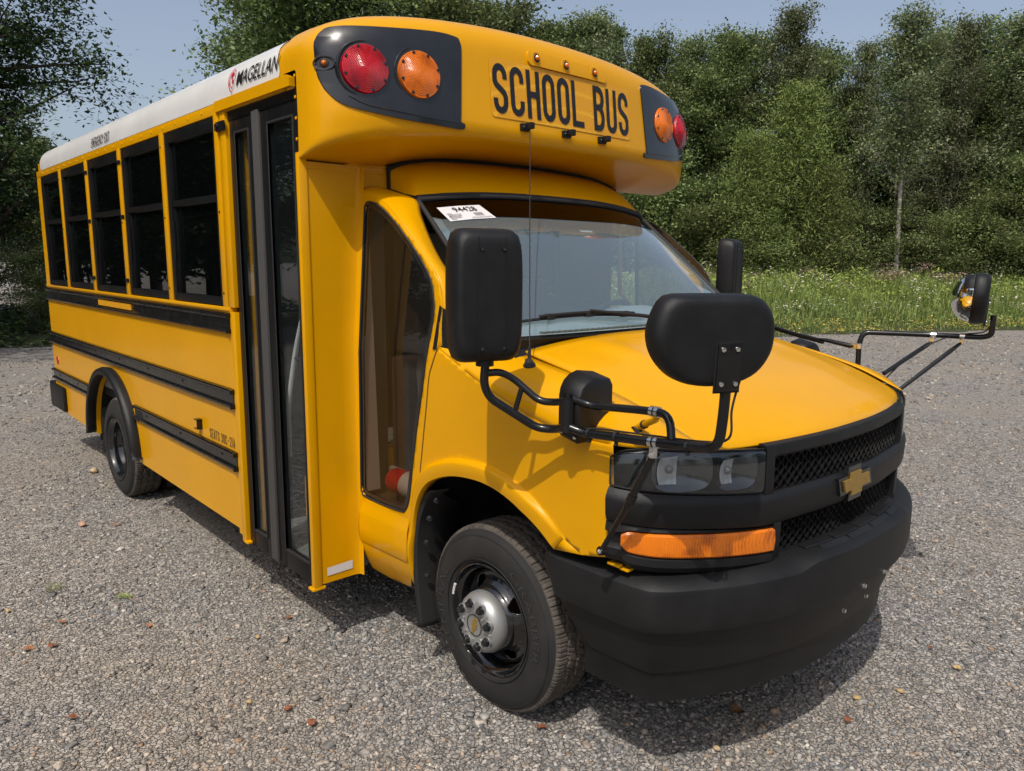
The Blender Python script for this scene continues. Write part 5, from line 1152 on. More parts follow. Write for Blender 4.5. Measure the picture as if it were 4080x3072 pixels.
# ---- ground
def groundmat(name, c1, c2, c3, stone, dark, bstr):
    m = bpy.data.materials.new(name); m.use_nodes = True; n = m.node_tree; b = n.nodes['Principled BSDF']; b.inputs['Roughness'].default_value = .9; b.inputs['Specular IOR Level'].default_value = .25
    tc = n.nodes.new('ShaderNodeTexCoord'); big = n.nodes.new('ShaderNodeTexNoise'); big.inputs['Scale'].default_value = .55; big.inputs['Detail'].default_value = 7; big.inputs['Roughness'].default_value = .65
    v1 = n.nodes.new('ShaderNodeTexVoronoi'); v1.inputs['Scale'].default_value = stone; v2 = n.nodes.new('ShaderNodeTexVoronoi'); v2.inputs['Scale'].default_value = stone; v2.feature = 'DISTANCE_TO_EDGE'
    wn = n.nodes.new('ShaderNodeTexNoise'); wn.inputs['Scale'].default_value = stone*.5; wn.inputs['Detail'].default_value = 2
    wv = n.nodes.new('ShaderNodeVectorMath'); wv.operation = 'MULTIPLY_ADD'; wv.inputs[1].default_value = (.03, .03, .03)
    n.links.new(tc.outputs['Object'], wn.inputs['Vector']); n.links.new(wn.outputs['Color'], wv.inputs[0]); n.links.new(tc.outputs['Object'], wv.inputs[2])
    for v in (v1, v2): n.links.new(wv.outputs[0], v.inputs['Vector'])
    n.links.new(tc.outputs['Object'], big.inputs['Vector'])
    cr = n.nodes.new('ShaderNodeValToRGB'); e = cr.color_ramp.elements; e.new(.5); e[0].position = .0; e[0].color = (*[c*.55 for c in c1], 1); e[1].position = .5; e[1].color = (*c1, 1); e[2].position = 1; e[2].color = (*[min(1, c*1.5) for c in c1], 1)
    sp = n.nodes.new('ShaderNodeSeparateColor'); n.links.new(v1.outputs['Color'], sp.inputs[0]); n.links.new(sp.outputs[0], cr.inputs[0])
    c2r = n.nodes.new('ShaderNodeValToRGB'); e = c2r.color_ramp.elements; e[0].position = .42; e[0].color = (0, 0, 0, 1); e[1].position = .62; e[1].color = (1, 1, 1, 1); n.links.new(big.outputs[0], c2r.inputs[0])
    mx = n.nodes.new('ShaderNodeMix'); mx.data_type = 'RGBA'; ml = n.nodes.new('ShaderNodeMath'); ml.operation = 'MULTIPLY'; ml.inputs[1].default_value = .55; n.links.new(c2r.outputs[0], ml.inputs[0]); n.links.new(ml.outputs[0], mx.inputs['Factor'])
    n.links.new(cr.outputs[0], mx.inputs['A']); mx.inputs['B'].default_value = (*c2, 1)
    ed = n.nodes.new('ShaderNodeMapRange'); ed.inputs['From Max'].default_value = .12; ed.inputs['To Min'].default_value = dark; n.links.new(v2.outputs['Distance'], ed.inputs['Value'])
    vm = n.nodes.new('ShaderNodeVectorMath'); vm.operation = 'SCALE'; n.links.new(mx.outputs['Result'], vm.inputs[0]); n.links.new(ed.outputs[0], vm.inputs['Scale']); n.links.new(vm.outputs[0], b.inputs['Base Color'])
    ad = n.nodes.new('ShaderNodeMath'); ad.operation = 'MULTIPLY_ADD'; ad.inputs[1].default_value = .6; n.links.new(sp.outputs[1], ad.inputs[0]); n.links.new(ed.outputs[0], ad.inputs[2])
    bp = n.nodes.new('ShaderNodeBump'); bp.inputs['Strength'].default_value = bstr; bp.inputs['Distance'].default_value = .012; n.links.new(ad.outputs[0], bp.inputs['Height']); n.links.new(bp.outputs[0], b.inputs['Normal'])
    return m
GM = groundmat('gravel_ground', (.29, .268, .245), (.36, .305, .245), None, 55, .45, .9)
bm = bmesh.new(); bmesh.ops.create_grid(bm, x_segments=120, y_segments=120, size=300); me = bpy.data.meshes.new('ground'); bm.to_mesh(me); bm.free(); me.materials.append(GM)
g = link('ground', me); tag(g, kind='structure')
STN = islandmat('gravel_stone', [(0, (.110, .110, .111)), (.38, (.180, .174, .168)), (.66, (.255, .240, .222)), (.86, (.36, .325, .285)), (.93, (.25, .175, .12)), (1, (.48, .455, .42))], .85, nscale=60, spec=.25)
def hsh(x, y):
    return .5+.5*np.sin(x*1.7+2.3*np.sin(y*1.1+.4))*np.cos(y*2.1+1.5*np.sin(x*.9))
def stones(N, rmin, rmax, smin, smax, spread):
    az = YAW+rng.uniform(-spread, spread, N); u = rng.random(N); r = rmin*(rmax/rmin)**u if rmax/rmin > 3 else np.sqrt(rmin**2+(rmax**2-rmin**2)*u)
    x = CAM.x+r*np.cos(az); y = CAM.y+r*np.sin(az); s = smin*(smax/smin)**(rng.random(N)**1.7)
    tr_ = np.clip(np.abs(y+1.05+.25*np.sin(x*.5))/.34, 0, 1)*.6+.4; keep = rng.random(N) < (.22+1.1*hsh(x*.9, y*.9)*hsh(x*3.1+4, y*3.3)**.6)*tr_; 
    for wx, wy, ww in ((.82, .30, .26), (-2.99, 0, .26)):
        keep &= ~((np.abs(x-wx) < .10) & (y > wy-.02) & (y < wy+ww))
    x, y, s = x[keep], y[keep], s[keep]; n = len(x)
    cube = np.array([[-1, -1, -1], [1, -1, -1], [1, 1, -1], [-1, 1, -1], [-1, -1, 1], [1, -1, 1], [1, 1, 1], [-1, 1, 1]], float)*.5
    V = cube[None]*(1+rng.uniform(-.0, .25, (n, 8, 1)))+rng.uniform(-.22, .22, (n, 8, 3)); V[:, 4:, :2] *= rng.uniform(.45, .95, (n, 1, 1)); V *= np.stack([s, s*rng.uniform(.5, .95, n), s*rng.uniform(.18, .48, n)], -1)[:, None]
    a = rng.uniform(0, 2*np.pi, n); t = rng.uniform(-.45, .45, n); ca, sa, ct, st2 = np.cos(a), np.sin(a), np.cos(t), np.sin(t)
    X, Y, Z = V[..., 0], V[..., 1], V[..., 2]; X2 = X*ct[:, None]+Z*st2[:, None]; Z2 = -X*st2[:, None]+Z*ct[:, None]; X3 = X2*ca[:, None]-Y*sa[:, None]; Y3 = X2*sa[:, None]+Y*ca[:, None]
    V = np.stack([X3+x[:, None], Y3+y[:, None], Z2+(s*.16)[:, None]], -1); return V
Q = np.array([[0, 3, 2, 1], [4, 5, 6, 7], [0, 1, 5, 4], [1, 2, 6, 5], [2, 3, 7, 6], [3, 0, 4, 7]])
V = np.concatenate([stones(145000, 1.2, 4.4, .0055, .020, R(62)), stones(100000, 3.8, 9.5, .0075, .025, R(60)), stones(3000, 1.3, 9, .020, .038, R(60)), stones(45000, 9.3, 22, .018, .05, R(48))]); n = len(V)
me = bpy.data.meshes.new('gravel'); me.vertices.add(n*8); me.vertices.foreach_set('co', V.astype(np.float32).ravel()); idx = (np.arange(n)[:, None, None]*8+Q[None]).astype(np.int32).ravel()
me.loops.add(n*24); me.loops.foreach_set('vertex_index', idx); me.polygons.add(n*6); me.polygons.foreach_set('loop_start', np.arange(0, n*24, 4, dtype=np.int32)); me.polygons.foreach_set('loop_total', np.full(n*6, 4, dtype=np.int32)); me.materials.append(STN); me.update(calc_edges=True)
tag(link('gravel', me), 'loose grey and tan crushed stone covering the lot', 'gravel', kind='stuff')
# ---- meadow ground and verge strips
MEA = mat('meadow_soil', (.045, .055, .018), .95, vary=.35, vscale=1.5, bump=.5, bscale=8)
def sheet(name, pts, z, m):
    mb = MB().add([(x, y, z) for x, y in pts], [list(range(len(pts)))]); o = mb.build(name, m, None, ang=0); tag(o, kind='structure'); return o
EDGE = [(-15.2, -9), (-14.6, -.5), (-14.3, 1.4), (-12.2, 5.5), (-9.4, 10.5), (-6.2, 14.6), (-4.3, 19.0), (-2.6, 22.2), (0, 27.2), (6, 33)]
def wob(P, a=.18):
    out = []
    for (x0, y0), (x1, y1) in zip(P[:-1], P[1:]):
        k = max(2, int(math.hypot(x1-x0, y1-y0)/.35))
        for t in range(k): x = x0+(x1-x0)*t/k; y = y0+(y1-y0)*t/k; s_ = a*(math.sin(x*3.1+y*1.3)+.6*math.sin(y*5.7)); out.append((x+s_*.8, y-s_*.4))
    out.append(P[-1]); return out
sheet('meadow', wob(EDGE[3:])+[(30, 80), (-60, 80), (-60, 12), (-24, 6.5)], .012, MEA)
sheet('verge', wob(EDGE[:4])+[(-24, 6.5), (-22, 2), (-22, -9)], .016, MEA)
# ---- trees
LM = {
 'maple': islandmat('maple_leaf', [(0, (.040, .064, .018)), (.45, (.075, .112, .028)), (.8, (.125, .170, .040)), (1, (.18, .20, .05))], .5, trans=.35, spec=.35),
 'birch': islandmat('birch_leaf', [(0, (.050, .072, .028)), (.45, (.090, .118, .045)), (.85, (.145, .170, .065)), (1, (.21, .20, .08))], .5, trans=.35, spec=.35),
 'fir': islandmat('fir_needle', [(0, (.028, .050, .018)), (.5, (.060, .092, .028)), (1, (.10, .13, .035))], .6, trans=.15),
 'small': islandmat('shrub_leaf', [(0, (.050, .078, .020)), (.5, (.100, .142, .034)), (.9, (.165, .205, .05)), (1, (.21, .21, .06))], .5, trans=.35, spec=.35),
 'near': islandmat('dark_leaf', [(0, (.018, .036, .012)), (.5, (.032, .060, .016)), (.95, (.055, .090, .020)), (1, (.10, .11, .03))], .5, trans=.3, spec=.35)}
LM['pine'] = islandmat('pine_needle', [(0, (.050, .080, .015)), (.5, (.095, .130, .020)), (1, (.15, .165, .03))], .6, trans=.2)
BK = {'birch': mat('birch_bark', (.30, .27, .235), .8, vary=.5, vscale=9), 'dark': mat('dark_bark', (.060, .048, .038), .9, vary=.4, vscale=8, bump=.5, bscale=30)}
def leaves(P, size, r_, flat=.5, aspect=.55):
    """rhombus leaves around points"""
    n = len(P); nrm = r_.normal(size=(n, 3)); nrm[:, 2] += flat*3; nrm /= np.linalg.norm(nrm, axis=1)[:, None]
    t = r_.normal(size=(n, 3)); t -= (t*nrm).sum(1)[:, None]*nrm; t /= np.linalg.norm(t, axis=1)[:, None]; b = np.cross(nrm, t); s = (size*r_.uniform(.6, 1.3, n))[:, None]
    return np.stack([P-t*s*.55, P+b*s*aspect*.5-t*s*.05-nrm*s*.06, P+t*s*.6, P-b*s*aspect*.5-t*s*.05-nrm*s*.06], 1)
def proto(kind, seed, H, Rr, base, nl, size, nlimb, leafmat, bark, droop=0, flat=.5):
    r_ = np.random.default_rng(seed); rr = random.Random(seed); mb = MB(); lean = Vector((rr.uniform(-.03, .03), rr.uniform(-.03, .03), 0))
    tp = [Vector((lean.x*z*H+.10*math.sin(z*5+seed)*z, lean.y*z*H+.10*math.cos(z*4+seed)*z, z*H)) for z in np.linspace(0, .96, 12).tolist()]
    R0 = .015*H if kind == 'maple' else .020*H if kind == 'near' else .0105*H
    mb.tube(tp, [R0*(1-.93*k/11)+.006 for k in range(12)], 8, caps=False)
    pts = []; wts = []
    for i in range(nlimb):
        z = base+(1-base)*((i+rr.random()*.8)/nlimb); p0 = tp[min(11, int(z*11.4))].lerp(tp[min(11, int(z*11.4)+1)], (z*11.4) % 1); a = i*2.4+rr.uniform(-.5, .5)
        if kind in ('fir', 'pine'): L = Rr*(1.02-z)**.8*rr.uniform(.75, 1.1); el = -.12 if kind == 'fir' else .3
        elif kind == 'birch': L = Rr*(.35+1.25*math.sin(math.pi*min(1, .15+z*.80)))*.72*rr.uniform(.55, 1.15); el = rr.uniform(.5, 1.1)
        else: L = Rr*(.40+.75*math.sin(math.pi*min(1, .12+z*.82)))*rr.uniform(.6, 1.15); el = rr.uniform(.1, .8)
        d = Vector((math.cos(a)*math.cos(el), math.sin(a)*math.cos(el), math.sin(el))); q = [p0]; 
        for k in range(1, 7):
            t = k/6; q.append(q[-1]+(d+Vector((0, 0, droop*t))+Vector((rr.uniform(-.18, .18), rr.uniform(-.18, .18), rr.uniform(-.12, .12)))).normalized()*L/6)
        mb.tube(q, [max(.006, R0*.42*(1-z*.7)*(1-k/7)) for k in range(7)], 5, caps=False)
        for k in range(2, 7):
            for _ in range(2 if kind != 'fir' else 1):
                sd = Vector((rr.uniform(-1, 1), rr.uniform(-1, 1), rr.uniform(-.3, .6))).normalized()*L*rr.uniform(.12, .38); e = q[k]+sd
                if kind != 'fir': mb.tube([q[k], q[k]+sd*.5+Vector((0, 0, .03)), e], [.010, .007, .004], 4, caps=False)
                for t in (.35, .7, 1): pts.append(q[k].lerp(e, t)); wts.append(.35+.65*t)
            pts.append(q[k]); wts.append(.5)
    P = np.array([tuple(p) for p in pts]); wts = np.array(wts)*r_.uniform(.25, 1.6, len(P)); wts /= wts.sum(); pick = r_.choice(len(P), nl, p=wts)
    cl = {'fir': .10, 'near': .085, 'small': .13, 'maple': .13, 'birch': .15}.get(kind, .16)*Rr
    C = P[pick]+r_.normal(size=(nl, 3))*np.array([cl, cl, cl*.55]); LV = leaves(C, size, r_, flat, .55 if kind not in ('fir', 'pine') else .25)
    tm = mb.build('trunk', bark, None, ang=60); me = tm.data; bpy.data.objects.remove(tm)
    return npmesh(kind+'_crown', LV, 4, leafmat), me
PR = {}
for s in range(3): PR[('maple', s)] = (12, proto('maple', 11+s, 12, 3.0, .10, 42000, .155, 50, LM['maple'], BK['dark']))
for s in range(3): PR[('birch', s)] = (11, proto('birch', 31+s, 11, 1.9, .12, 26000, .115, 38, LM['birch'], BK['birch']))
PR[('bare', 0)] = (11, proto('birch', 37, 11, 1.9, .42, 18000, .115, 28, LM['birch'], BK['birch']))
PR[('fir', 0)] = (11, proto('fir', 51, 11, 1.7, .04, 18000, .17, 80, LM['fir'], BK['dark'], droop=.2, flat=.3))
PR[('pine', 0)] = (7, proto('pine', 61, 7, 2.0, .04, 26000, .125, 70, LM['pine'], BK['dark'], droop=.3, flat=.2))
for s in range(3): PR[('small', s)] = (4, proto('small', 71+s, 4, 1.9, .02, 17000, .095, 30, LM['small'], BK['dark']))
PR[('near', 0)] = (13, proto('near', 91, 13, 3.9, .12, 60000, .15, 60, LM['near'], BK['dark'], droop=-.12, flat=.9))
cnt = [0]
def tree(kind, x, y, h, wr, label, group=None, var=None, wide=None):
    vs = [k for k in PR if k[0] == kind]; v = vs[cnt[0] % len(vs)] if var is None else (kind, var); cnt[0] += 1; H0, (cm, tm) = PR[v]; s = h/H0*(.86 if kind in ('maple', 'birch', 'near', 'bare') else .74 if kind == 'small' else .92)
    nm = {'maple': 'maple_tree', 'birch': 'birch_tree', 'bare': 'birch_tree', 'fir': 'fir_tree', 'pine': 'pine_tree', 'small': 'leafy_shrub', 'near': 'maple_tree'}[kind]
    r = empty(nm, (x, y, 0), label, 'shrub' if kind == 'small' else 'tree', group); r.rotation_euler.z = (cnt[0]*2.17) % 6.28; ws_ = wide or 1
    for n_, m_ in (('crown', cm), ('trunk', tm)): o = link(n_, m_, parent=r); o.scale = (s*ws_, s*ws_, s)
    return r
W = 'trees of the wood edge beyond the lot'
TREES = [
 ('near', -19.4, 1.30, 14.5, 1.0, 'dark leafy tree with thick trunk at the far left behind the rear of the bus', None, .78),
 ('near', -22.2, -1.4, 13.0, 1.0, 'dark tree cropped by the left edge, left of the thick trunk', None, 1),
 ('small', -17.1, 2.15, 2.3, .5, 'low dark shrub beside the rear corner of the bus', None, 1),
 ('small', -18.4, 2.75, 3.6, .56, 'taller dark shrub just left of the rear corner of the bus', None, .8),
 ('maple', -29.4, 4.6, 6.4, 1.4, 'pale green round tree far behind the rear window of the bus', None, .8),
 ('small', -24.0, 1.6, 5.0, 1.4, 'bushy sapling behind the thick left trunk', None, 1),
 ('maple', -20.3, 10.7, 13.4, 3.0, 'bright green maple rising behind the lettered white roof', None, .98),
 ('maple', -23.7, 11.3, 12.4, 2.3, 'yellow-green maple behind the front roof corner of the bus', None, 1.1),
 ('maple', -20.3, 13.3, 12.6, 2.7, 'broad maple above the red warning lamp', W, 1.1),
 ('maple', -20.3, 16.2, 12.8, 2.3, 'leafy maple above the amber warning lamp', W, 1),
 ('maple', -20.4, 19.1, 12.9, 2.5, 'dark round maple above the left half of the bus lettering', W, 1),
 ('maple', -19.9, 21.5, 12.5, 2.0, 'maple above the three roof clearance lamps', W, .95),
 ('birch', -20.2, 23.7, 13.6, 1.9, 'thin tree right of the three roof clearance lamps', W, 1),
 ('fir', -18.7, 23.9, 12.6, 1.2, 'narrow dark fir against the sky above the last letters', W, 1),
 ('fir', -18.4, 25.7, 12.4, 1.1, 'pointed fir standing in the sky gap right of the roof cap', W, 1),
 ('birch', -16.8, 26.0, 12.4, 1.4, 'wispy pale birch right of the pointed fir', W, 1),
 ('maple', -14.3, 24.2, 10.0, 1.8, 'dense tree right behind the driver-side warning lamps', W, .9),
 ('maple', -14.0, 26.1, 11.8, 1.9, 'tall tree with a rounded top left of the middle of the right treeline', W, .85),
 ('birch', -11.9, 25.4, 12.4, 1.9, 'tall airy birch at the highest part of the middle treeline', W, .8),
 ('maple', -12.0, 28.2, 11.0, 1.4, 'narrow tree behind the airy birch', W, .7),
 ('birch', -11.5, 30.2, 10.0, 1.4, 'short-topped birch beside the dip in the treeline', W, 1),
 ('bare', -7.40, 25.55, 11.2, 1.6, 'slender birch with a long bare white trunk above the tall mirror', None, .95),
 ('birch', -10.6, 29.8, 11.6, 1.1, 'birch directly left of the bare white trunk', W, .65),
 ('birch', -8.5, 30.6, 9.8, 1.1, 'lower birch right of the bare white trunk', W, .9),
 ('birch', -7.5, 30.2, 12.0, 1.3, 'slim birch standing above its neighbours in the right treeline', None, .65),
 ('maple', -7.6, 34.5, 10.6, 1.5, 'dark tree far back between two pale birches', W, .8),
 ('birch', -5.5, 30.9, 11.9, 1.6, 'tall birch second from the right edge', W, 1),
 ('birch', -4.5, 30.6, 12.4, 1.7, 'tallest birch at the right edge of the picture', W, 1),
 ('maple', -3.3, 32.0, 11.0, 2.1, 'dark maple just outside the right edge', W, 1),
 ('maple', -1.0, 33.5, 11.0, 2.1, 'maple beyond the right edge', W, 1),
 ('pine', -10.4, 23.9, 8.4, 1.6, 'light green feathery pine in the middle of the right treeline', None, 1),
 ('pine', -11.2, 22.3, 6.6, 1.4, 'lower yellow-green pine in front of the feathery pine', None, 1),
 ('pine', -9.3, 23.9, 5.3, 1.3, 'small yellow-green pine right of the feathery pine', None, 1.1),
 ('small', -11.28, 22.49, 4.0, 2.0, 'dark broad shrub behind the driver-side tall mirror', W, 1.2),
 ('small', -9.87, 24.04, 3.5, 1.8, 'olive shrub right of the driver-side tall mirror', W, 1.2),
 ('small', -8.40, 25.65, 4.6, 1.5, 'round light green shrub left of the bare white trunk', W, 1),
 ('small', -6.08, 28.20, 4.6, 1.6, 'shrub right of the bare white trunk above the meadow', W, 1),
 ('small', -4.36, 30.09, 6.9, 1.8, 'bright green rounded sapling at the right edge above the round mirror', W, .9),
 ('small', -5.18, 29.18, 5.4, 1.5, 'sapling above the round driver-side mirror', W, 1),
 ('small', -7.07, 27.12, 3.5, 1.2, 'low shrub at the foot of the slim birch', W, 1.1),
 ('small', -12.12, 21.58, 4.6, 1.8, 'dark shrub seen beside the windshield edge', W, 1.1),
 ('small', -3.08, 31.49, 5.7, 1.8, 'shrub just outside the right edge', W, 1),
 ('small', -14.10, 21.50, 6.3, 1.9, 'tall dark shrub below the roof cap', W, 1),
 ('small', -6.70, 27.52, 2.9, 1.4, 'low rounded bush at the back of the flowers', W, 1),
 ('small', -9.20, 24.78, 2.8, 1.1, 'low bush at the left end of the flowers', W, 1),
 ('maple', -17.5, 30.5, 13.2, 2.0, 'tree far back in the gap right of the roof cap', W, .8),
 ('birch', -18.26, 22.20, 12.6, 1.5, 'leafy birch filling the gap beside the pointed fir', W, 1),
 ('maple', -16.6, 23.9, 11.6, 1.5, 'small maple between the pointed fir and the driver-side lamps', W, .75),
 ('maple', -14.8, 33.0, 12.6, 2.0, 'tree far back behind the rounded treeline', W, 1),
 ('maple', -10.8, 35.0, 12.6, 2.0, 'tree far back behind the dip in the treeline', W, 1),
 ('maple', -8.9, 35.5, 12.8, 2.0, 'tree far back left of the two pale birches', W, 1),
 ('maple', -6.2, 36.5, 13.2, 2.0, 'tree far back behind the slim birch', W, 1),
 ('birch', -9.6, 32.6, 11.8, 1.4, 'thin birch behind the bare white trunk', W, 1),
]
for k, x, y, h, wr, lb, gp, wd_ in TREES: tree(k, x, y, h, wr, lb, gp, wide=wd_)
# trees on the near side of the lot (seen only as reflections in the glass)
for i, (x, y, h) in enumerate([(-14.5, -5.5, 12), (-17.5, -4.0, 13), (-21, -7.5, 12), (-24.5, -4.5, 12.5), (-28, -8, 13), (-32, -5.5, 12), (-37, -9, 13), (-42, -6, 13), (-12, -10, 11), (-8, -13.5, 11), (-4, -15.5, 10.5), (-50, -10, 14), (-58, -7, 14)]):
    tree('maple' if i % 3 else 'near', x, y, h, 2, 'leafy tree on the open side of the lot, reflected in the bus windows', 'trees reflected in the bus windows', wide=1.35)
for i in range(11):
    a = -1.05+i*.20; tree('maple', 3+34*math.cos(a), -2+34*math.sin(a)+3, 9.5+(i*37 % 5)*.6, 2, 'leafy tree in front of the bus, reflected in headlights', 'trees reflected in the headlights', wide=1.4)
# far wood mass behind
N = 52000; u = rng.random(N); P0 = np.array([-26, 24]); P1 = np.array([8, 44]); base = P0+(P1-P0)*u[:, None]; dep = rng.random(N)*7; nv = np.array([-.507, .862]); hgt = (4.6+1.6*np.sin(u*19)+1.0*np.sin(u*47+1))*rng.random(N)**.8
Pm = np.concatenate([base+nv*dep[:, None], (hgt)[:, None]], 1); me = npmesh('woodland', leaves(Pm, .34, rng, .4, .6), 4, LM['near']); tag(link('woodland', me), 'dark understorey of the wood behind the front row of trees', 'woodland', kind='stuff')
N = 34000; u = rng.random(N); P0 = np.array([-34, 3]); P1 = np.array([-27, 28]); base = P0+(P1-P0)*u[:, None]; dep = rng.random(N)*5; nv = np.array([-1, .2]); hgt = (4.2+1.2*np.sin(u*23))*rng.random(N)**.8; hgt = np.where(u < .16, hgt*.9+2.2, hgt)
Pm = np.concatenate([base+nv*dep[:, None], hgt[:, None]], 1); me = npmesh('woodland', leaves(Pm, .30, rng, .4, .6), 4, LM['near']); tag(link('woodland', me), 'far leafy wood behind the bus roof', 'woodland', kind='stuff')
# ---- meadow plants
GR = islandmat('meadow_grass', [(0, (.060, .095, .018)), (.4, (.13, .19, .030)), (.8, (.22, .29, .045)), (1, (.28, .27, .09))], .6, trans=.35)
def edge_pts(N, dmin, dmax, i0, i1, pw=1):
    E = np.array(EDGE[i0:i1+1], float); seg = np.linalg.norm(np.diff(E, axis=0), axis=1); cum = np.concatenate([[0], np.cumsum(seg)]); s = rng.random(N)*cum[-1]; x = np.interp(s, cum, E[:, 0]); y = np.interp(s, cum, E[:, 1]); k = np.clip(np.searchsorted(cum, s)-1, 0, len(seg)-1); d = (E[k+1]-E[k])/seg[k][:, None]; nn = np.stack([-d[:, 1], d[:, 0]], 1); t = dmin+(dmax-dmin)*rng.random(N)**pw; return np.stack([x, y], 1)+nn*t[:, None], t
def hfun(t, xy): return np.clip(.10+.36*t, .1, 1.28)*(.7+.5*hsh(xy[:, 0]*.8, xy[:, 1]*.8))
def blades(N, i0, i1, dmax, wmin, wmax, hs=1.0):
    xy, t = edge_pts(N, .0, dmax, i0, i1, .8); h = hfun(t, xy)*rng.uniform(.45, 1.15, N)*hs; a = rng.uniform(0, 2*np.pi, N); ln = rng.normal(0, .22, (N, 2))*h[:, None]; w_ = rng.uniform(wmin, wmax, N); z = np.zeros(N)
    z0 = h*rng.uniform(0, .55, N); B0 = np.stack([xy[:, 0]+ln[:, 0]*.4, xy[:, 1]+ln[:, 1]*.4, z0], 1); T = np.stack([xy[:, 0]+ln[:, 0], xy[:, 1]+ln[:, 1], h], 1); s_ = np.stack([np.cos(a)*w_, np.sin(a)*w_, z], 1); M_ = B0*.4+T*.6
    return np.stack([B0, M_+s_, T, M_-s_], 1)
tag(link('meadow_grass', npmesh('meadow_grass', blades(80000, 3, 9, 9, .006, .018), 4, GR)), 'tall green grass and weeds along the far edge of the lot', 'grass', kind='stuff')
xy, t = edge_pts(42000, .3, 8, 3, 9); h = hfun(t, xy)*rng.uniform(.3, 1.0, len(t)); tag(link('meadow_weeds', npmesh('meadow_weeds', leaves(np.concatenate([xy, h[:, None]], 1), .075, rng, .4, .5), 4, LM['small'])), 'leafy weeds among the tall grass', 'weeds', kind='stuff')
GD = islandmat('goldenrod_leaf', [(0, (.10, .15, .018)), (.5, (.19, .25, .03)), (1, (.32, .34, .04))], .6, trans=.35)
xy, t = edge_pts(60000, 2.6, 8.5, 3, 9); cl_ = .5+.5*np.sin(xy[:, 0]*2.1+xy[:, 1]*1.3)*np.cos(xy[:, 1]*1.9); h = (.92+.42*cl_)*np.clip(t/3.4, .7, 1.15)*rng.uniform(.45, 1.05, len(t)); tag(link('goldenrod', npmesh('goldenrod', leaves(np.concatenate([xy, h[:, None]], 1), .10, rng, -.1, .35), 4, GD)), 'bright yellow-green tall weeds at the back of the meadow', 'weeds', kind='stuff')
def flowers(name, label, N, d0, d1, col, size, top, clump, hlo=.75, pw=1):
    m = islandmat(name+'_petal', [(0, tuple(c*.7 for c in col)), (1, col)], .7, trans=.2); cx, tt_ = edge_pts(clump, d0, d1, 3, 9, pw); k = rng.integers(0, clump, N); xy = cx[k]+rng.normal(0, .16, (N, 2)); h = hfun(tt_, cx)[k]*rng.uniform(hlo, 1.12, N)*top
    tag(link(name, npmesh(name, leaves(np.concatenate([xy, h[:, None]], 1), size, rng, 1.2, .8), 4, m)), label, 'flowers', kind='stuff')
flowers('white_wildflowers', 'white and cream flower heads scattered through the meadow', 5200, 1.4, 7, (.56, .52, .42), .065, 1.05, 420)
flowers('mauve_wildflowers', 'dusty pink flower clumps at the back of the meadow', 4200, 3.6, 6.5, (.30, .20, .16), .075, 1.05, 40, .90)
flowers('yellow_wildflowers', 'low yellow flowers along the gravel edge', 3600, -.05, .8, (.70, .52, .02), .042, 1.0, 420)
# ground cover on the left verge
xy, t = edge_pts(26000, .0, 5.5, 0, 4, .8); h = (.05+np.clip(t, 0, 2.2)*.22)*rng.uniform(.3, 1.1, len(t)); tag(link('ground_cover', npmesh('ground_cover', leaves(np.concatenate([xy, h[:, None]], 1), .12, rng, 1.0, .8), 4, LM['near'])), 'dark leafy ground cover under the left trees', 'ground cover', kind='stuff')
# short weeds tufts and fallen leaves on the gravel
TUFT = [(-1.485, -.728, .9, 'green grass tuft in the gravel at the left'), (-1.132, -.485, .6, 'faint grass tuft right of the greener one'), (-3.0, 7.9, .5, 'tiny weed far out on the open gravel')]
for x, y, s, lb in TUFT:
    n_ = 46; a = rng.uniform(0, 2*np.pi, n_); L_ = rng.uniform(.02, .055, n_)*s; c0 = np.stack([x+rng.normal(0, .028*s, n_), y+rng.normal(0, .02*s, n_), np.full(n_, .008)], 1); d = np.stack([np.cos(a)*L_, np.sin(a)*L_, L_*.35], 1); sd = np.stack([-np.sin(a)*.0022, np.cos(a)*.0022, 0*a], 1)
    tag(link('grass_tuft', npmesh('grass_tuft', np.stack([c0, c0+d*.5+sd+[0, 0, .008], c0+d, c0+d*.5-sd+[0, 0, .008]], 1), 4, GR)), lb, 'grass tuft')
LF = [mat('fallen_leaf_rust', (.20, .070, .030), .7, vary=.4, vscale=60), mat('fallen_leaf_orange', (.30, .13, .06), .7, vary=.3, vscale=60), mat('fallen_leaf_brown', (.16, .075, .03), .7, vary=.3, vscale=60)]
def fallen(x, y, L_, a, mi, lb, curl=.25):
    L_ *= .78
    out = [(0, 0), (.12, .16), (.34, .27), (.6, .24), (.82, .12), (1, 0), (.82, -.11), (.6, -.22), (.34, -.25), (.12, -.15)]
    V, F = cdt_patch([(u*1.0, v*1.3) for u, v in out], [], .16, lambda u, v: (u, v, 0)); ca, sa = math.cos(a), math.sin(a)
    mb = MB(); mb.add([(x+((u-.5)*ca-v*sa)*L_, y+((u-.5)*sa+v*ca)*L_, .016+L_*(curl*v*v*2.2+.28*(u-.5)**2+.10*math.sin(u*7+x*9))) for u, v, _ in V], F)
    mb.tube([(x+(-.5*ca)*L_, y+(-.5*sa)*L_, .018+L_*.07), (x+(-.8*ca+.05*sa)*L_, y+(-.8*sa-.05*ca)*L_, .02)], .0011, 5)
    o = mb.build('fallen_leaf', LF[mi], None, ang=60, merge=False); tag(o, lb, 'leaf', 'fallen leaves on the gravel')
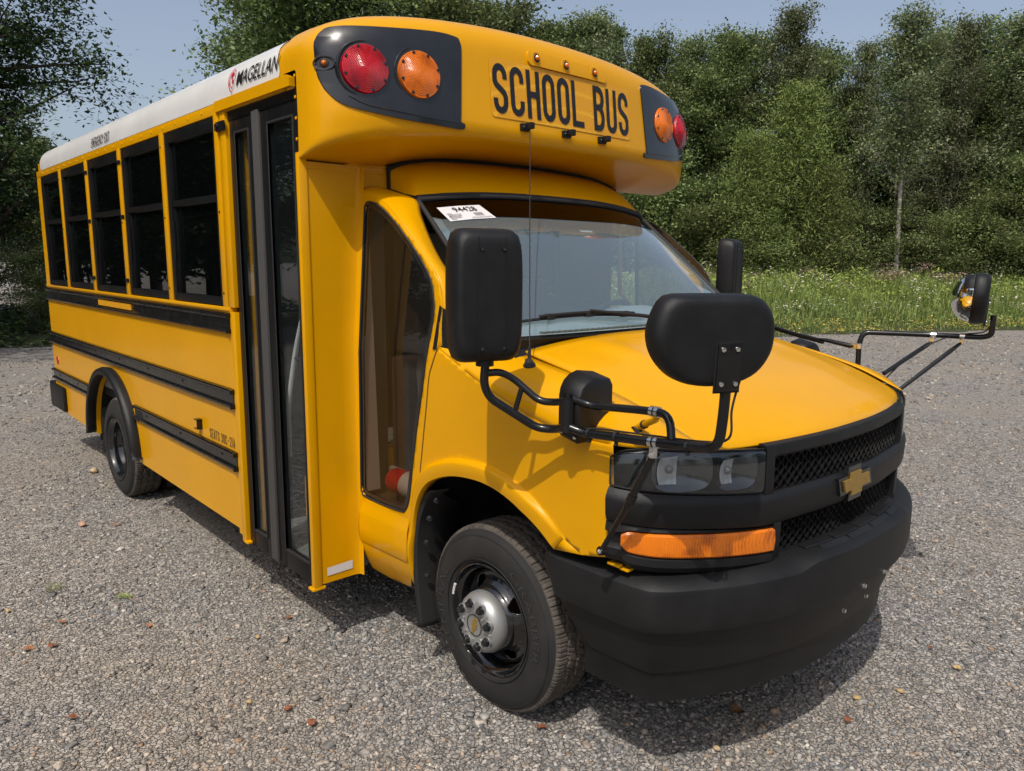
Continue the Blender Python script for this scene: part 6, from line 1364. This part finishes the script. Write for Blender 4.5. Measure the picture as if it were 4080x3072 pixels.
for a in [(-1.031, -.787, .055, .4, 1, 'curled orange leaf on the gravel below the grass tuft'), (-.808, -.87, .06, 2.2, 0, 'rust leaf left of centre in the pair at the far left of the gravel'), (-.843, -.955, .07, 1.0, 1, 'pale orange leaf nearest the left edge of the picture'),
 (-.718, -.489, .05, .2, 1, 'small orange leaf between the grass tufts and the shadow of the bus'), (-.149, -.935, .052, .9, 0, 'red-brown leaf alone in the lower left of the gravel'), (.339, -.303, .048, 1.4, 0, 'small rust leaf just above the round red-brown leaf'), (.477, -.275, .062, 2.5, 0, 'round red-brown leaf in the lower middle of the gravel'),
 (-.36, .04, .045, 2.0, 0, 'tiny rust leaf near the shadow of the entrance door'), (1.075, .346, .055, .6, 0, 'rust leaf just below the front tyre'), (1.507, .986, .095, 2.6, 2, 'large brown leaf lying in the shadow of the front bumper'), (1.816, 1.251, .05, 1.9, 0, 'red leaf just outside the shadow right of the front bumper'), (1.828, 2.077, .035, 1.0, 0, 'tiny red leaf right of the licence plate bolts'), (-2.307, -.211, .05, 1.6, 1, 'orange leaf right of the pink stone')]: fallen(*a)
def pebble(x, y, s, m_, lb, fl=.5):
    s *= .8
    r_ = np.random.default_rng(int(abs(x*999)+abs(y*77))); bm = bmesh.new(); bmesh.ops.create_icosphere(bm, subdivisions=2, radius=1)
    k = r_.normal(size=(3, 3))
    for v in bm.verts: n_ = 1+.13*math.sin(float(np.dot(k[0], v.co))*2.1)+.10*math.sin(float(np.dot(k[1], v.co))*3.3); v.co = Vector((v.co.x*n_*s+x, v.co.y*n_*s*.7+y, v.co.z*n_*s*fl+s*fl*.8+.008))
    V = [v.co[:] for v in bm.verts]; F = [[q.index for q in f.verts] for f in bm.faces]; bm.free(); mb = MB().add(V, F); o = mb.build('pebble', m_, None, ang=25); tag(o, lb, 'stone', 'larger stones on the gravel')
S1 = mat('pink_stone', (.40, .24, .17), .8, vary=.2, vscale=40); S2 = mat('tan_stone', (.42, .31, .19), .8, vary=.2, vscale=40); S3 = mat('yellow_stone', (.42, .29, .13), .75, vary=.2, vscale=40)
for a in [(-2.443, -.381, .040, S1, 'pink rounded stone alone on the gravel left of the bus'), (-3.775, .01, .050, S2, 'long tan stone beside the rear tyre'), (.195, -.396, .017, S3, 'small yellow stone in the lower middle of the gravel'), (-.281, -.153, .016, S3, 'yellow chip above the middle of the left gravel'), (-1.337, -.958, .018, S3, 'yellow chip at the left edge of the gravel'),
 (1.578, .729, .020, S2, 'tan stone at the edge of the shadow below the bumper'), (1.968, 1.977, .022, S3, 'yellow stone far right on the gravel'), (1.873, 1.609, .018, S3, 'round orange stone in the right part of the gravel'), (1.775, 1.422, .020, S3, 'flat yellow stone at the edge of the bumper shadow')]: pebble(*a)
